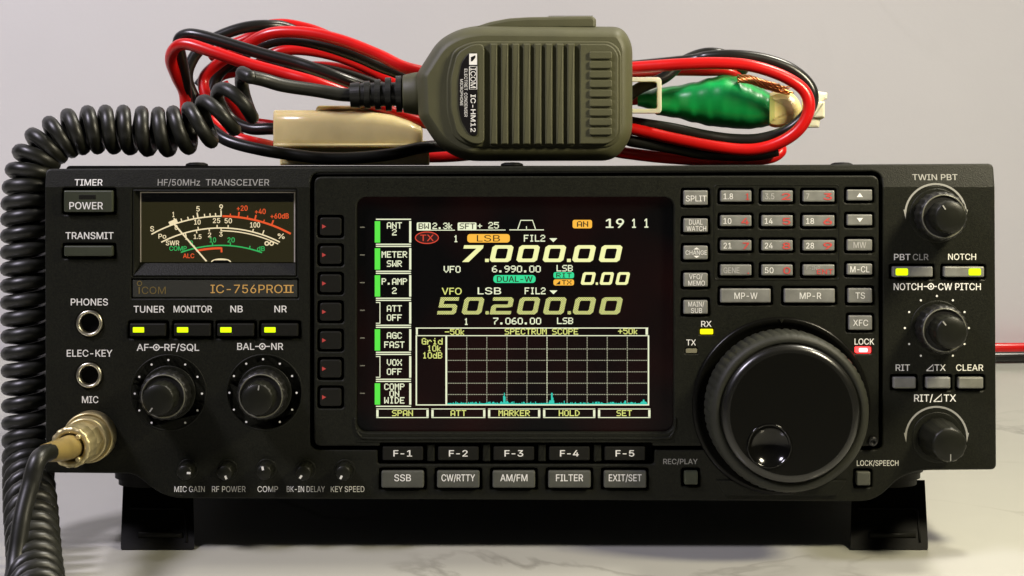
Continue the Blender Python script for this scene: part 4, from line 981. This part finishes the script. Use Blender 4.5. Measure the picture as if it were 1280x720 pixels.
# green-taped connector on the right
mb = MB(); rings = []
st = ((797, 115, 133, 8), (812, 113, 136, 9), (822, 110, 144, 11), (845, 107.5, 147, 12), (868, 103, 153, 14), (888, 97, 158, 15), (906, 92.5, 160, 16), (922, 94, 161.5, 16), (936, 101, 161.5, 16.5), (950, 109, 159.5, 16.5), (962, 116, 157, 16))
xs = [797 + 165 * k / 90 for k in range(91)]
for x in xs:
    k = max(i for i in range(len(st) - 1) if st[i][0] <= x); u = min(1.0, (x - st[k][0]) / (st[k + 1][0] - st[k][0])); u = u * u * (3 - 2 * u)
    t, b_, d = (st[k][q_] + (st[k + 1][q_] - st[k][q_]) * u for q_ in (1, 2, 3))
    cyy = (t + b_) / 2; r = (b_ - t) / 2; ring = []
    for i in range(48):
        a = 2 * math.pi * i / 48
        lap = ((x - 800) / 21.0 + 0.35 * math.sin(a) + a / (2 * math.pi)) % 1.0          # overlapping turns of tape
        w = 1 + 0.018 * math.sin(2 * a + x * 0.05) + 0.004 * lap
        c_, s_ = math.cos(a), math.sin(a)
        c_ = abs(c_) ** 0.75 * (1 if c_ > 0 else -1); s_ = abs(s_) ** 0.75 * (1 if s_ > 0 else -1)
        ring.append(L(x, cyy - r * s_ * w, -100 + d * c_ * w))
    rings.append(ring)
mb.loft(rings, 0, True); tp_ = mb.build('green_tape_wrap', M_green, cab)
mb = MB()
mb.prism(rpoly([(958, 118), (972, 113), (988, 114), (998, 124), (1003, 137), (998, 148), (984, 158), (968, 160), (958, 156)], 6, 4), -112, -90, 3, pf=L); mb.build('taped_housing', M_nylon, cab)
mb = MB()
mb.prism([(1000, 97), (1014, 97), (1016, 104), (1022, 114), (1034, 116), (1034, 123.5), (1028, 126), (1031, 127), (1031, 147), (1025, 150), (1024, 159.5), (1004, 160)], -118, -96, 1.0, pf=L); mb.build('white_connector', M_nylonw, cab)
mb = MB(); mb.prism(rrect(1016, 127.5, 1030.5, 147, 1), -97, -94, .6, pf=L); mb.build('connector_tab', M_nylonw, cab, bpy.data.objects['white_connector'])
wire('red_wire', M_red, [(760, 125, -100), (785, 126, -100), (802, 125, -100)], 0.0019)
# bare copper strands
mb = MB(); rn = random.Random(5)
cl_ = catmull([L(*p) for p in ((922, 98, -86), (938, 99.5, -82), (954, 105, -80), (972, 110, -79), (992, 113.5, -79))], 8)
for k in range(16):
    ph = 2 * math.pi * k / 16; rr = (0.0009 if k % 2 else 0.0015); endc = rn.randint(0, 7)
    pts_ = []
    for i, c in enumerate(cl_[:len(cl_) - endc]):
        u = i / (len(cl_) - 1); a = ph + u * 7; sp = 1 + 0.5 * u * rn.random() * 0.5
        pts_.append(c + Vector((0.2 * math.cos(a), math.cos(a), math.sin(a))) * rr * sp)
    mb.tube(pts_, 0.00034, 6)
mb.build('copper_strands', M_copper, cab)
# white wire clip
mb = MB()
oc = rrect(770, 96.5, 827, 142, 5, 4); ic = rrect(776, 102.5, 821, 136, 3, 4); n = len(oc)
rings = [[L(x, y, -94) for x, y in oc], [L(x, y, -74) for x, y in oc], [L(x, y, -73.5) for x, y in inset(oc, 1)], [L(x, y, -73.5) for x, y in inset(ic, -1)], [L(x, y, -74) for x, y in ic], [L(x, y, -94) for x, y in ic], [L(x, y, -94) for x, y in oc]]
mb.loft(rings, 0, False, False, False); mb.build('wire_clip', M_nylonw, cab)

# ------------------------------------------------------------------ supply lead behind the radio
lead_o = thing('supply_lead', 'short stretch of red and black lead on the table right of the radio', 'cable', (0.25, 0.42, 0))
def wl(name, m, pts, r=0.0031):
    b = MB(); Mi = M.inverted(); b.tube(catmull([Mi @ Vector(p) for p in pts], 8), r, 12); return b.build(name, m, lead_o)
def tb(px, py, z):        # point at height z over the table seen at this pixel
    Mi = M
    c = cam.matrix_world.translation; p = M @ L(px, py, 0); d = p - c; t = (z - c.z) / d.z
    return c + d * t
ya = tb(1262, 436.5, 0.0031)
wl('red_wire', M_red, [(0.12, 0.30, 0.03), (0.17, ya.y - 0.02, 0.009), (ya.x - 0.04, ya.y - 0.002, 0.0045), tuple(ya + Vector((0, 0, .0006))), (ya.x + 0.05, ya.y + 0.006, 0.0035), (ya.x + 0.2, ya.y + 0.01, 0.0033)])
yb = tb(1262, 446.5, 0.0031)
wl('black_wire', M_blk, [(0.12, 0.28, 0.026), (0.17, yb.y - 0.02, 0.006), (yb.x - 0.04, yb.y - 0.003, 0.0034), tuple(yb), (yb.x + 0.05, yb.y + 0.004, 0.0032), (yb.x + 0.2, yb.y + 0.006, 0.0032)])

for o in bpy.data.objects:
    if '_c' in o.keys(): del o['_c']
